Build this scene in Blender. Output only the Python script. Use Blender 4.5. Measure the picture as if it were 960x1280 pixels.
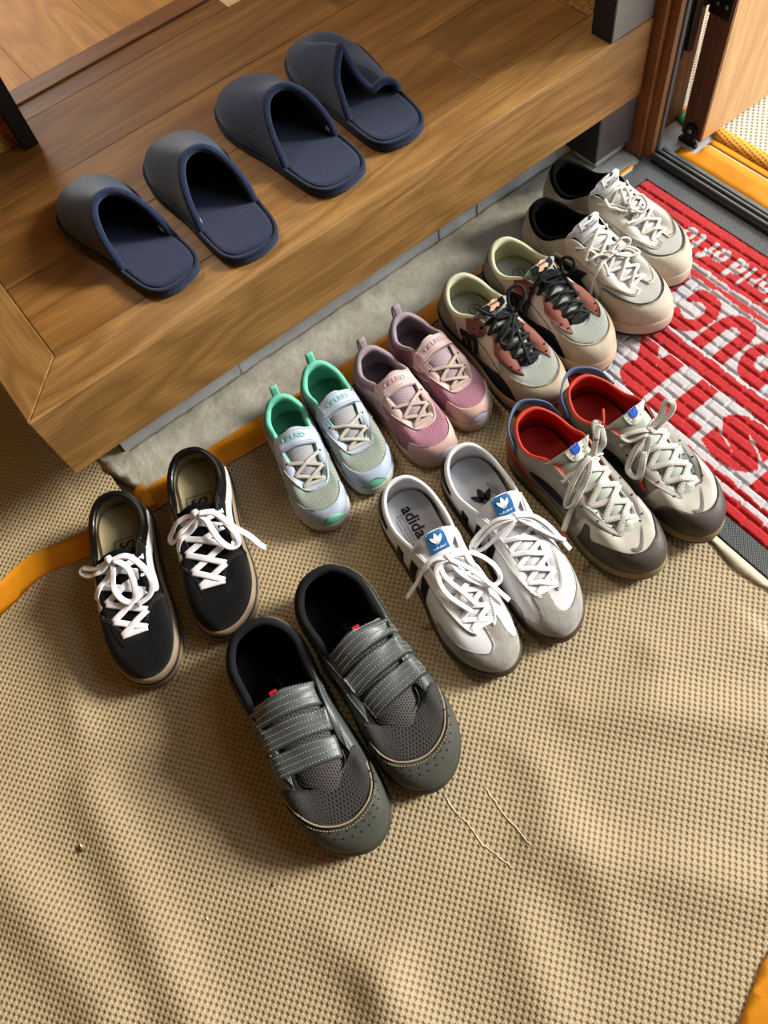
import bpy, bmesh, math, random
import numpy as np
from mathutils import Vector, Matrix
from mathutils.bvhtree import BVHTree
from mathutils.geometry import delaunay_2d_cdt

random.seed(7)
rng = np.random.default_rng(7)
for o in list(bpy.data.objects):
    bpy.data.objects.remove(o, do_unlink=True)
scene = bpy.context.scene
COL = scene.collection

# ------------------------------------------------------------------ camera, sky, lights, exposure
# world: X along the step front towards the door, Y into the house, Z up, metres
cam_d = bpy.data.cameras.new('camera')
cam = bpy.data.objects.new('camera', cam_d)
COL.objects.link(cam)
CW = np.array([[0.7837, -0.6094, -0.1201], [-0.5888, -0.6673, -0.4561], [0.1978, 0.4282, -0.8818]])
_u, _s, _v = np.linalg.svd(CW)
CW = _u @ _v
Rb = (np.diag([1, -1, -1]) @ CW).T
cam.matrix_world = Matrix([[*Rb[0], 0.0], [*Rb[1], 0.0], [*Rb[2], 1.0], [0, 0, 0, 1]])
cam_d.sensor_fit = 'HORIZONTAL'
cam_d.sensor_width = 36.0
cam_d.lens = 988.8 * 36.0 / 960.0
cam_d.clip_start = 0.02
scene.camera = cam

wd = bpy.data.worlds.new('sky')
scene.world = wd
wd.use_nodes = True
_bg = wd.node_tree.nodes['Background']
_bg.inputs[0].default_value = (0.90, 0.95, 1.0, 1)
_bg.inputs[1].default_value = 2.2

sun_d = bpy.data.lights.new('sun', 'SUN')
sun_d.energy = 5.9
sun_d.angle = math.radians(15)
sun_d.color = (1.0, 0.94, 0.84)
sun = bpy.data.objects.new('sun', sun_d)
COL.objects.link(sun)
sun.rotation_euler = Vector((-0.78, 0.31, -0.44)).to_track_quat('-Z', 'Y').to_euler()

vs = scene.view_settings
vs.view_transform = 'Standard'
vs.look = 'None'
vs.gamma = 1.0
vs.use_curve_mapping = False
vs.exposure = 0.08
scene.display_settings.display_device = 'sRGB'

def portal(name, loc, direction, sx, sy):
    d = bpy.data.lights.new(name, 'AREA')
    d.shape = 'RECTANGLE'
    d.size, d.size_y = sx, sy
    d.cycles.is_portal = True
    o = bpy.data.objects.new(name, d)
    COL.objects.link(o)
    o.location = loc
    o.rotation_euler = Vector(direction).to_track_quat('-Z', 'Z').to_euler()
    return o
portal('doorway_portal', (1.16, 0.0, 1.05), (-1, 0, 0), 1.5, 2.1)
portal('window_portal', (-0.2, 3.28, 1.35), (0, -1, 0), 2.0, 1.7)

# warm light added out of view to brighten the room behind the step
fill_d = bpy.data.lights.new('room_fill', 'AREA')
fill_d.shape = 'DISK'
fill_d.size = 0.5
fill_d.energy = 26
fill_d.color = (1.0, 0.84, 0.60)
fill_ob = bpy.data.objects.new('room_fill', fill_d)
COL.objects.link(fill_ob)
fill_ob.location = (0.25, 2.35, 2.45)

# ------------------------------------------------------------------ helpers: materials
def lin(h):
    h = h.lstrip('#')
    v = [int(h[i:i + 2], 16) / 255 for i in (0, 2, 4)]
    return tuple((c / 12.92 if c <= .04045 else ((c + .055) / 1.055) ** 2.4) for c in v)
MATS = {}
def new_mat(name):
    m = bpy.data.materials.new(name)
    m.use_nodes = True
    MATS[name] = m
    nt = m.node_tree
    return m, nt, nt.nodes['Principled BSDF']
def nd(nt, typ, **kw):
    n = nt.nodes.new(typ)
    for k, v in kw.items():
        setattr(n, k, v)
    return n
def mixc(nt, fac, a, b):
    n = nd(nt, 'ShaderNodeMix', data_type='RGBA')
    for sock, val in ((0, fac), (6, a), (7, b)):
        if hasattr(val, 'links') or isinstance(val, bpy.types.NodeSocket):
            nt.links.new(val, n.inputs[sock])
        elif isinstance(val, (int, float)):
            n.inputs[sock].default_value = val
        else:
            n.inputs[sock].default_value = (*val, 1)
    return n.outputs[2]
def math_n(nt, op, a, b=None, clamp=False):
    n = nd(nt, 'ShaderNodeMath', operation=op, use_clamp=clamp)
    for i, v in enumerate((a, b)):
        if v is None:
            continue
        if isinstance(v, bpy.types.NodeSocket):
            nt.links.new(v, n.inputs[i])
        else:
            n.inputs[i].default_value = v
    return n.outputs[0]
def ramp(nt, v, a, b):
    n = nd(nt, 'ShaderNodeMapRange')
    nt.links.new(v, n.inputs[0])
    n.inputs[1].default_value, n.inputs[2].default_value = a, b
    return n.outputs[0]
def noise_n(nt, vec, scale, detail=3, rough=.55):
    n = nd(nt, 'ShaderNodeTexNoise')
    n.inputs['Scale'].default_value = scale
    n.inputs['Detail'].default_value = detail
    n.inputs['Roughness'].default_value = rough
    if vec is not None:
        nt.links.new(vec, n.inputs['Vector'])
    return n.outputs[0]
def bump(nt, b, height, strength, dist):
    n = nd(nt, 'ShaderNodeBump')
    n.inputs['Strength'].default_value = strength
    n.inputs['Distance'].default_value = dist
    nt.links.new(height, n.inputs['Height'])
    nt.links.new(n.outputs[0], b.inputs['Normal'])
def plain(name, col, rough=.6, col2=None, vs=25, bs=0, bd=.0006, bst=.5, metallic=0, sheen=0, spec=.28, lo=.35, hi=.7, coat=0, detail=4):
    m, nt, b = new_mat(name)
    c = lin(col)
    tc = nd(nt, 'ShaderNodeTexCoord').outputs['Object']
    if col2:
        f = ramp(nt, noise_n(nt, tc, vs, detail), lo, hi)
        nt.links.new(mixc(nt, f, c, lin(col2)), b.inputs['Base Color'])
    else:
        b.inputs['Base Color'].default_value = (*c, 1)
    b.inputs['Roughness'].default_value = rough
    b.inputs['Metallic'].default_value = metallic
    b.inputs['Specular IOR Level'].default_value = spec
    b.inputs['Sheen Weight'].default_value = sheen
    b.inputs['Coat Weight'].default_value = coat
    if bs:
        bump(nt, b, noise_n(nt, tc, bs, 3), bst, bd)
    return m
def knit(name, col, hole, pu, pv, rough=.75, depth=.0008, stagger=True, col2=None, vs=12, width=.25):
    """open textile mesh: rows of little dark holes in UV metres"""
    m, nt, b = new_mat(name)
    uv = nd(nt, 'ShaderNodeTexCoord').outputs['UV']
    sp = nd(nt, 'ShaderNodeSeparateXYZ')
    nt.links.new(uv, sp.inputs[0])
    u = math_n(nt, 'MULTIPLY', sp.outputs[0], 1 / pu)
    v = math_n(nt, 'MULTIPLY', sp.outputs[1], 1 / pv)
    if stagger:
        half = math_n(nt, 'MULTIPLY', math_n(nt, 'MODULO', math_n(nt, 'ABSOLUTE', math_n(nt, 'FLOOR', v)), 2.0), .5)
        u = math_n(nt, 'ADD', u, half)
    fu = math_n(nt, 'SUBTRACT', math_n(nt, 'FRACT', u), .5)
    fv = math_n(nt, 'SUBTRACT', math_n(nt, 'FRACT', v), .5)
    d = math_n(nt, 'SQRT', math_n(nt, 'ADD', math_n(nt, 'MULTIPLY', fu, fu), math_n(nt, 'MULTIPLY', fv, fv)))
    f = ramp(nt, d, width, width + .16)
    base = lin(col)
    if col2:
        g = ramp(nt, noise_n(nt, nd(nt, 'ShaderNodeTexCoord').outputs['Object'], vs, 2), .35, .65)
        base = mixc(nt, g, lin(col), lin(col2))
    nt.links.new(mixc(nt, f, lin(hole), base), b.inputs['Base Color'])
    b.inputs['Roughness'].default_value = rough
    bump(nt, b, f, .8, depth)
    return m
def wood(name, c1, c2, c3, axis, fine=1.0, rough=.38, cath=1.0, spec=.4):
    """grain runs along axis (0 = X, 1 = Y, 2 = Z)"""
    m, nt, b = new_mat(name)
    tc = nd(nt, 'ShaderNodeTexCoord').outputs['Object']
    oi = nd(nt, 'ShaderNodeObjectInfo').outputs['Random']
    off = nd(nt, 'ShaderNodeCombineXYZ')
    r7 = math_n(nt, 'MULTIPLY', oi, 7.0)
    for i in range(3):
        nt.links.new(r7, off.inputs[i])
    add = nd(nt, 'ShaderNodeVectorMath', operation='ADD')
    nt.links.new(tc, add.inputs[0]); nt.links.new(off.outputs[0], add.inputs[1])
    def stretched(k_along, k_across):
        mp = nd(nt, 'ShaderNodeMapping')
        sc = [k_across] * 3
        sc[axis] = k_along
        mp.inputs['Scale'].default_value = sc
        nt.links.new(add.outputs[0], mp.inputs[0])
        return mp.outputs[0]
    broad = noise_n(nt, stretched(.9, 5.0), 1.6, 2)
    rings = math_n(nt, 'FRACT', math_n(nt, 'MULTIPLY', broad, 9.0 * cath))
    rings = math_n(nt, 'ABSOLUTE', math_n(nt, 'SUBTRACT', rings, .5))
    rings = ramp(nt, rings, .0, .5)
    streak = ramp(nt, noise_n(nt, stretched(2.0, 190.0 * fine), 1.5, 4, .65), .3, .72)
    pores = ramp(nt, noise_n(nt, stretched(14.0, 420.0 * fine), 1.5, 2), .52, .70)
    tone = noise_n(nt, stretched(1.2, 12.0), 1.3, 3)
    c = mixc(nt, ramp(nt, tone, .3, .7), lin(c1), lin(c2))
    c = mixc(nt, math_n(nt, 'MULTIPLY', rings, .46), c, lin(c3))
    c = mixc(nt, math_n(nt, 'MULTIPLY', streak, .50), c, lin(c3))
    c = mixc(nt, math_n(nt, 'MULTIPLY', pores, .30), c, lin(c3))
    hsv = nd(nt, 'ShaderNodeHueSaturation')
    nt.links.new(c, hsv.inputs['Color'])
    nt.links.new(ramp(nt, oi, -.0, 1.0), hsv.inputs['Fac'])
    hsv.inputs['Value'].default_value = 1.18
    hsv.inputs['Fac'].default_value = .5
    nt.links.new(hsv.outputs[0], b.inputs['Base Color'])
    b.inputs['Roughness'].default_value = rough
    b.inputs['Specular IOR Level'].default_value = spec
    bump(nt, b, math_n(nt, 'ADD', streak, pores), .25, .0006)
    return m

# ------------------------------------------------------------------ helpers: meshes and objects
class MB:
    def __init__(self):
        self.v, self.f, self.uv = [], [], []
    def add(self, verts, faces, uv=None):
        n = len(self.v)
        verts = [tuple(map(float, p)) for p in verts]
        self.v += verts
        self.f += [tuple(int(i) + n for i in fc) for fc in faces]
        self.uv += ([tuple(map(float, q)) for q in uv] if uv is not None else [(p[0], p[1]) for p in verts])
    def box(self, a, b):
        x0, y0, z0 = a; x1, y1, z1 = b
        vs_ = [(x0, y0, z0), (x1, y0, z0), (x1, y1, z0), (x0, y1, z0), (x0, y0, z1), (x1, y0, z1), (x1, y1, z1), (x0, y1, z1)]
        self.add(vs_, [(3, 2, 1, 0), (4, 5, 6, 7), (0, 1, 5, 4), (1, 2, 6, 5), (2, 3, 7, 6), (3, 0, 4, 7)])
    def build(self, name, mat=None, parent=None, smooth=True, bevel=0, seg=2):
        me = bpy.data.meshes.new(name)
        me.from_pydata(self.v, [], self.f)
        uvl = me.uv_layers.new(name='UVMap')
        idx = np.zeros(len(me.loops), dtype=np.int32)
        me.loops.foreach_get('vertex_index', idx)
        uvl.data.foreach_set('uv', np.array(self.uv, dtype=np.float32)[idx].ravel())
        if smooth:
            me.polygons.foreach_set('use_smooth', [True] * len(me.polygons))
        me.update()
        o = bpy.data.objects.new(name, me)
        COL.objects.link(o)
        if mat is not None:
            for m in (mat if isinstance(mat, (list, tuple)) else [mat]):
                me.materials.append(MATS[m] if isinstance(m, str) else m)
        if parent is not None:
            o.parent = parent
        if bevel:
            bm = bmesh.new(); bm.from_mesh(me)
            bmesh.ops.bevel(bm, geom=bm.edges[:], offset=bevel, segments=seg, affect='EDGES', profile=.5)
            bm.to_mesh(me); bm.free()
            me.polygons.foreach_set('use_smooth', [False] * len(me.polygons))
        return o
def grid_faces(nu, nv, closed_u=False, closed_v=False, flip=False):
    fs = []
    for i in range(nu if closed_u else nu - 1):
        for j in range(nv if closed_v else nv - 1):
            a = i * nv + j; b_ = ((i + 1) % nu) * nv + j
            c = ((i + 1) % nu) * nv + (j + 1) % nv; d = i * nv + (j + 1) % nv
            fs.append((a, d, c, b_) if flip else (a, b_, c, d))
    return fs
def tag(o, label=None, cat=None, group=None, kind=None):
    for k, v in (('label', label), ('category', cat), ('group', group), ('kind', kind)):
        if v:
            o[k] = v
    return o
def empty(name, loc=(0, 0, 0), rz=0):
    o = bpy.data.objects.new(name, None)
    o.empty_display_size = .03
    COL.objects.link(o)
    o.location = loc
    o.rotation_euler = (0, 0, rz)
    return o
def box(name, a, b, mat, parent=None, bevel=0):
    m = MB(); m.box(a, b)
    return m.build(name, mat, parent, smooth=False, bevel=bevel)
def catmull(pts, n, closed=False):
    P = np.array(pts, float)
    k = len(P)
    segs = k if closed else k - 1
    out = []
    for i in range(segs):
        if closed:
            p0, p1, p2, p3 = P[(i - 1) % k], P[i], P[(i + 1) % k], P[(i + 2) % k]
        else:
            p1, p2 = P[i], P[i + 1]
            p0 = P[i - 1] if i > 0 else 2 * p1 - p2
            p3 = P[i + 2] if i + 2 < k else 2 * p2 - p1
        for t in np.arange(n) / n:
            out.append(.5 * ((2 * p1) + (-p0 + p2) * t + (2 * p0 - 5 * p1 + 4 * p2 - p3) * t * t + (-p0 + 3 * p1 - 3 * p2 + p3) * t ** 3))
    if not closed:
        out.append(P[-1])
    return np.array(out)
def spline1(xs, ys):
    """natural cubic spline through (xs, ys...) -> function"""
    xs = np.array(xs, float); ys = np.array(ys, float)
    n = len(xs); h = np.diff(xs)
    A = np.zeros((n, n)); R = np.zeros((n,) + ys.shape[1:])
    A[0, 0] = A[-1, -1] = 1
    for i in range(1, n - 1):
        A[i, i - 1], A[i, i], A[i, i + 1] = h[i - 1], 2 * (h[i - 1] + h[i]), h[i]
        R[i] = 6 * ((ys[i + 1] - ys[i]) / h[i] - (ys[i] - ys[i - 1]) / h[i - 1])
    m = np.linalg.solve(A, R)
    def f(x):
        x = np.asarray(x, float)
        i = np.clip(np.searchsorted(xs, x) - 1, 0, n - 2)
        t0 = x - xs[i]; t1 = xs[i + 1] - x; hh = h[i]
        if ys.ndim > 1:
            t0, t1, hh = t0[..., None], t1[..., None], hh[..., None]
        return m[i] * t1 ** 3 / (6 * hh) + m[i + 1] * t0 ** 3 / (6 * hh) + (ys[i] / hh - m[i] * hh / 6) * t1 + (ys[i + 1] / hh - m[i + 1] * hh / 6) * t0
    return f
def sstep(a, b, x):
    t = np.clip((np.asarray(x, float) - a) / (b - a), 0, 1)
    return t * t * (3 - 2 * t)
def sweep(mb, pts, w, th, up=(0, 0, 1), n=6, res=8, closed=False, taper=False, smooth=True):
    """flat or round cord along pts; w across, th thick"""
    P = catmull(pts, n, closed) if smooth else np.array(pts, float)
    k = len(P)
    T = np.gradient(P, axis=0)
    if closed:
        T = np.roll(P, -1, 0) - np.roll(P, 1, 0)
    T /= np.linalg.norm(T, axis=1)[:, None] + 1e-12
    ups = np.array(up, float)
    if ups.ndim == 1:
        ups = np.repeat(ups[None], k, 0)
    side = np.cross(T, ups)
    ln = np.linalg.norm(side, axis=1)
    for i in range(k):
        if ln[i] < .25:
            side[i] = side[i - 1] if i else np.cross(T[i], (1, 0, 0))
    for i in range(1, k):
        if side[i] @ side[i - 1] < 0:
            side[i] = -side[i]
    for _ in range(2):
        sm = side.copy()
        sm[1:-1] = (side[:-2] + 2 * side[1:-1] + side[2:]) / 4
        side = sm
    side -= (side * T).sum(1)[:, None] * T
    side /= np.linalg.norm(side, axis=1)[:, None] + 1e-12
    nn = np.cross(side, T)
    vs_ = []
    for i in range(k):
        q = 1.0
        if taper:
            q = min(1, .45 + .55 * min(i, k - 1 - i) / 3)
        for j in range(res):
            a = 2 * math.pi * (j + .5) / res
            ca, sa = math.cos(a), math.sin(a)
            ex = math.copysign(abs(ca) ** .7, ca) * w / 2 * q
            ey = math.copysign(abs(sa) ** .7, sa) * th / 2
            vs_.append(P[i] + side[i] * ex + nn[i] * ey)
    fs = grid_faces(k, res, closed_u=closed, closed_v=True)
    if not closed:
        fs.append(tuple(range(res)))
        fs.append(tuple(range((k - 1) * res, k * res))[::-1])
    L_ = np.concatenate([[0], np.cumsum(np.linalg.norm(np.diff(P, axis=0), axis=1))])
    uv = [(L_[i], j / res * (w + th) * 2) for i in range(k) for j in range(res)]
    mb.add(vs_, fs, uv)
TEXT_CACHE = {}
def text2d(s, size=1.0, fat=0.0, spacing=1.0):
    key = (s, fat, spacing)
    if key not in TEXT_CACHE:
        cu = bpy.data.curves.new('t', 'FONT')
        cu.body = s; cu.size = 1; cu.offset = fat; cu.space_character = spacing
        cu.resolution_u = 3
        cu.align_x = 'CENTER'; cu.align_y = 'CENTER'
        o = bpy.data.objects.new('t', cu)
        COL.objects.link(o)
        dg = bpy.context.evaluated_depsgraph_get()
        me = bpy.data.meshes.new_from_object(o.evaluated_get(dg))
        V = np.array([tuple(v.co) for v in me.vertices])[:, :2]
        F = [tuple(p.vertices) for p in me.polygons]
        bpy.data.objects.remove(o, do_unlink=True); bpy.data.curves.remove(cu); bpy.data.meshes.remove(me)
        V = V - (V.max(0) + V.min(0)) / 2
        TEXT_CACHE[key] = (V, F)
    V, F = TEXT_CACHE[key]
    return V * size, F
def tri2d(poly, step):
    """triangulate a 2D polygon with an even inner grid -> points, faces, boundary loop indices"""
    P = np.array(poly, float)
    B = []
    for i in range(len(P)):
        a, b = P[i], P[(i + 1) % len(P)]
        k = max(1, int(np.linalg.norm(b - a) / step))
        for t in range(k):
            B.append(a + (b - a) * t / k)
    B = np.array(B)
    n = len(B)
    lo, hi = B.min(0), B.max(0)
    gx, gy = np.meshgrid(np.arange(lo[0] + step / 2, hi[0], step), np.arange(lo[1] + step / 2, hi[1], step))
    G = np.stack([gx.ravel(), gy.ravel()], 1)
    inside = np.zeros(len(G), bool)
    dmin = np.full(len(G), 1e9)
    for i in range(n):
        a, b = B[i], B[(i + 1) % n]
        c = ((a[1] > G[:, 1]) != (b[1] > G[:, 1]))
        xi = (b[0] - a[0]) * (G[:, 1] - a[1]) / (b[1] - a[1] + 1e-15) + a[0]
        inside ^= c & (G[:, 0] < xi)
        dmin = np.minimum(dmin, np.hypot(G[:, 0] - a[0], G[:, 1] - a[1]))
    G = G[inside & (dmin > step * .55)]
    allp = [Vector(p) for p in B] + [Vector(p) for p in G]
    res = delaunay_2d_cdt(allp, [(i, (i + 1) % n) for i in range(n)], [tuple(range(n))], 1, 1e-7)
    V = np.array([tuple(p) for p in res[0]]); F = [tuple(f) for f in res[2]]
    remap = {}
    for new, olds in enumerate(res[3]):
        for o_ in olds:
            remap[o_] = new
    return V, F, [remap[i] for i in range(n)]
def raised(mb, top, F, loop, base, uv=None):
    """panel: top points + a skirt from the boundary loop down to base points"""
    n = len(top)
    area = sum((top[f[1]][0] - top[f[0]][0]) * (top[f[2]][1] - top[f[0]][1]) for f in F)
    vs_ = list(top) + [base[i] for i in loop]
    fs = [tuple(f) for f in F]
    m = len(loop)
    for i in range(m):
        j = (i + 1) % m
        fs.append((loop[i], n + i, n + j, loop[j]))
    if uv is not None:
        uv = list(uv) + [uv[i] for i in loop]
    mb.add(vs_, fs, uv)

# ------------------------------------------------------------------ materials of the place
ZT = 0.241                                     # top of the raised floor
wood('oak_nosing', '#a57f4c', '#8f6a3a', '#4e3212', 0, fine=.9, rough=.42, cath=1.5)
wood('oak_nosing_side', '#a57f4c', '#8f6a3a', '#4e3212', 1, fine=.9, rough=.42, cath=1.5)
wood('floor_oak', '#a0753f', '#815829', '#482c0e', 0, rough=.46)
wood('floor_oak_across_lit', '#d0a056', '#bf8d45', '#8a5f28', 1, rough=.46)  # boards past the threshold, brighter light of that room put into the colour
wood('threshold_wood', '#8f6538', '#7c5229', '#4c3018', 0, fine=.4, rough=.4)
wood('pale_wood', '#dcc9a0', '#d2bc90', '#b39a70', 0, rough=.5)
wood('jamb_wood', '#9a6a3c', '#7d4f2a', '#4e2c14', 2, fine=.5, rough=.35)
wood('door_wood', '#c9a274', '#bb9262', '#94703f', 2, fine=.35, rough=.4)
wood('door_edge_wood', '#7a4f2c', '#653e20', '#3c2410', 2, fine=.6, rough=.45)
plain('black_trim', '#1b1b1d', .5, bs=300, bd=.0002)
plain('grey_panel', '#75736f', .42, col2='#6b6966', vs=6)
plain('charcoal_panel', '#4c494a', .38, col2='#454243', vs=6)
plain('metal_dark', '#2a2624', .35, metallic=.6)
plain('steel', '#9a9a98', .3, metallic=.9)
plain('seal_grey', '#50575b', .45)
plain('sill_grey', '#6f7678', .35, metallic=.5)
plain('sill_dark', '#2f3234', .45)
plain('white_plaster', '#a59a86', .8, bs=60, bd=.0006)
plain('concrete', '#b6babb', .85, col2='#9a9d9c', vs=9, bs=55, bd=.0022, bst=.7, lo=.3, hi=.72)
plain('mortar', '#aeaba0', .85, col2='#94907f', vs=14, bs=40, bd=.0036, bst=.8)
plain('subfloor', '#8d8a82', .9)
plain('orange_tape', '#d78d1c', .42, col2='#c67c12', vs=22, bs=400, bd=.0004)
plain('grey_paper', '#b9bab8', .6, col2='#a2a4a2', vs=30, bs=200, bd=.0003)
plain('orange_strip', '#e0951f', .45)
plain('torn_white', '#c9bfa6', .85, bs=200, bd=.001)
plain('white_line', '#e4ddcc', .6)
plain('green_cloth', '#2f9a5a', .7)
plain('grit', '#3a2f22', .8)
plain('grit_pale', '#d8cfb8', .8)

def osb():
    m, nt, b = new_mat('osb')
    tc = nd(nt, 'ShaderNodeTexCoord').outputs['Object']
    vo = nd(nt, 'ShaderNodeTexVoronoi')
    mp = nd(nt, 'ShaderNodeMapping'); mp.inputs['Scale'].default_value = (40, 40, 90)
    nt.links.new(tc, mp.inputs[0]); nt.links.new(mp.outputs[0], vo.inputs['Vector'])
    vo.inputs['Randomness'].default_value = 1
    sp = nd(nt, 'ShaderNodeSeparateColor'); nt.links.new(vo.outputs['Color'], sp.inputs[0])
    c = mixc(nt, sp.outputs[0], lin('#d0a050'), lin('#8a5f24'))
    c = mixc(nt, ramp(nt, noise_n(nt, tc, 160, 3), .6, .75), c, lin('#5c3a14'))
    nt.links.new(c, b.inputs['Base Color'])
    b.inputs['Roughness'].default_value = .7
    bump(nt, b, sp.outputs[1], .6, .001)
osb()

def dotted(name, c_hi, c_lo, pitch, depth, ang=0.0, rough=.62, dirt=None):
    """embossed plastic sheet: a square lattice of small dimples"""
    m, nt, b = new_mat(name)
    tc = nd(nt, 'ShaderNodeTexCoord').outputs['Object']
    mp = nd(nt, 'ShaderNodeMapping')
    mp.inputs['Rotation'].default_value = (0, 0, ang)
    mp.inputs['Scale'].default_value = (2 * math.pi / pitch,) * 3
    nt.links.new(tc, mp.inputs[0])
    sp = nd(nt, 'ShaderNodeSeparateXYZ'); nt.links.new(mp.outputs[0], sp.inputs[0])
    s = math_n(nt, 'ADD', math_n(nt, 'SINE', sp.outputs[0]), math_n(nt, 'SINE', sp.outputs[1]))
    f = ramp(nt, s, -1.5, .3)
    c = mixc(nt, f, lin(c_lo), lin(c_hi))
    big = ramp(nt, noise_n(nt, tc, 7, 3), .35, .7)
    c = mixc(nt, math_n(nt, 'MULTIPLY', big, .18), c, lin(dirt or c_lo))
    nt.links.new(c, b.inputs['Base Color'])
    b.inputs['Roughness'].default_value = rough
    bump(nt, b, f, 1.0, depth)
    return m
SHEET_ANG = math.radians(-37)
dotted('sheet_tan', '#b0a07f', '#8f7c5b', .0066, .0011, SHEET_ANG)
dotted('sheet_porch', '#dcd6c4', '#a8a08c', .0085, .0012, SHEET_ANG)
dotted('tape_dotted', '#e39a1e', '#b87410', .0085, .0010, 0.3)

def rib_rubber():
    m, nt, b = new_mat('mat_rubber')
    tc = nd(nt, 'ShaderNodeTexCoord').outputs['Object']
    sp = nd(nt, 'ShaderNodeSeparateXYZ'); nt.links.new(tc, sp.inputs[0])
    s = math_n(nt, 'MULTIPLY', math_n(nt, 'SINE', math_n(nt, 'MULTIPLY', sp.outputs[0], 2 * math.pi / .0032)),
               math_n(nt, 'SINE', math_n(nt, 'MULTIPLY', sp.outputs[1], 2 * math.pi / .0032)))
    f = ramp(nt, s, -.4, .7)
    nt.links.new(mixc(nt, f, lin('#363a3c'), lin('#666c6e')), b.inputs['Base Color'])
    b.inputs['Roughness'].default_value = .42
    bump(nt, b, f, .9, .0008)
rib_rubber()
def carpet():
    m, nt, b = new_mat('mat_carpet')
    at = nd(nt, 'ShaderNodeVertexColor', layer_name='print')
    tc = nd(nt, 'ShaderNodeTexCoord').outputs['Object']
    n1 = noise_n(nt, tc, 900, 2, .7)
    fl = ramp(nt, n1, .25, .75)
    red = mixc(nt, fl, lin('#96121a'), lin('#d6242a'))
    wht = mixc(nt, fl, lin('#a8a4aa'), lin('#dedbe0'))
    sp = nd(nt, 'ShaderNodeSeparateColor'); nt.links.new(at.outputs[0], sp.inputs[0])
    nt.links.new(mixc(nt, sp.outputs[0], red, wht), b.inputs['Base Color'])
    b.inputs['Roughness'].default_value = .95
    b.inputs['Specular IOR Level'].default_value = .1
    b.inputs['Sheen Weight'].default_value = .25
    bump(nt, b, n1, .9, .0018)
carpet()

# ------------------------------------------------------------------ room shell
def structure(o):
    o['kind'] = 'structure'
    return o
structure(box('floor', (-2.2, -1.8, -.05), (1.135, .9, -.012), 'subfloor'))
structure(box('ground', (1.135, -3.5, -.08), (5.0, 4.5, -.012), 'subfloor'))
structure(box('ceiling', (-2.2, -1.8, 2.5), (1.14, 3.5, 2.6), 'white_plaster'))
structure(box('wall_left', (-2.25, -1.8, -.05), (-2.15, 3.5, 2.5), 'osb'))
structure(box('wall_front', (-2.2, -1.85, -.05), (1.13, -1.75, 2.5), 'osb'))
def wall_parts(name, boxes, mat):
    m = MB()
    for a, b in boxes:
        m.box(a, b)
    return structure(m.build(name, mat, smooth=False))
wall_parts('wall_right', [((1.0, -1.75, -.05), (1.13, -.78, 2.5)), ((1.0, -.78, 2.17), (1.13, .802, 2.5)), ((1.0, .802, -.05), (1.13, 3.5, 2.5))], 'osb')
wall_parts('wall_back', [((-2.2, 3.3, -.05), (-1.2, 3.4, 2.5)), ((.8, 3.3, -.05), (1.0, 3.4, 2.5)), ((-1.2, 3.3, -.05), (.8, 3.4, .5)), ((-1.2, 3.3, 2.2), (.8, 3.4, 2.5))], 'osb')
wall_parts('window_1', [((-1.2, 3.32, .5), (-1.15, 3.37, 2.2)), ((.75, 3.32, .5), (.8, 3.37, 2.2)), ((-.225, 3.32, .5), (-.175, 3.37, 2.2)), ((-1.2, 3.32, .5), (.8, 3.37, .55)), ((-1.2, 3.32, 2.15), (.8, 3.37, 2.2))], 'metal_dark')

# raised floor: one Empty, every board a child
rf = structure(empty('floor_raised', (0, 0, 0)))
box('floor_base', (-.012, .8331, .118), (.93, 3.3, .2255), 'subfloor', rf)
def plank(x0, x1, y0, y1, mat, z1=ZT, th=.015, name='floor_board', bev=.0016):
    return box(name, (x0, y0, z1 - th), (x1, y1, z1), mat, rf, bevel=bev)
rows = [(.8335, .9900, [-.0128, .721, .931]), (.9900, 1.1460, [-.0128, .602, .931]), (1.1460, 1.3040, [-.0128, .684, .931])]
for y0, y1, cuts in rows:
    for a, b in zip(cuts[:-1], cuts[1:]):
        plank(a, b, y0, y1, 'floor_oak')
plank(-.0128, .562, 1.3040, 1.3480, 'threshold_wood')
plank(.562, .931, 1.3040, 1.3480, 'pale_wood')
plank(-.0128, .931, 1.3480, 1.3910, 'threshold_wood', z1=ZT + .004, th=.019, name='threshold_strip')
xs = [-.088, .068, .224, .380, .536, .692, .848, .931]
for a, b in zip(xs[:-1], xs[1:]):
    plank(a, b, 1.3912, 2.4, 'floor_oak_across_lit')
    plank(a, b, 2.4, 3.3, 'floor_oak_across_lit')
def prism(name, poly, z0, z1, mat, parent=None, bevel=0):
    m = MB()
    n = len(poly)
    m.add([(x, y, z0) for x, y in poly] + [(x, y, z1) for x, y in poly],
          [tuple(range(n))[::-1], tuple(range(n, 2 * n))] + [(i, (i + 1) % n, n + (i + 1) % n, n + i) for i in range(n)])
    return m.build(name, mat, parent, smooth=False, bevel=bevel)
structure(prism('trim_1', [(-.087, .758), (.9925, .758), (.9925, .8332), (-.0125, .8332)], .116, ZT + .0004, 'oak_nosing', bevel=.0018))
structure(prism('trim_2', [(-.0873, .7585), (-.0132, .8332), (-.0132, 1.262), (-.0873, 1.262)], .116, ZT + .0004, 'oak_nosing_side', bevel=.0018))
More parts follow.
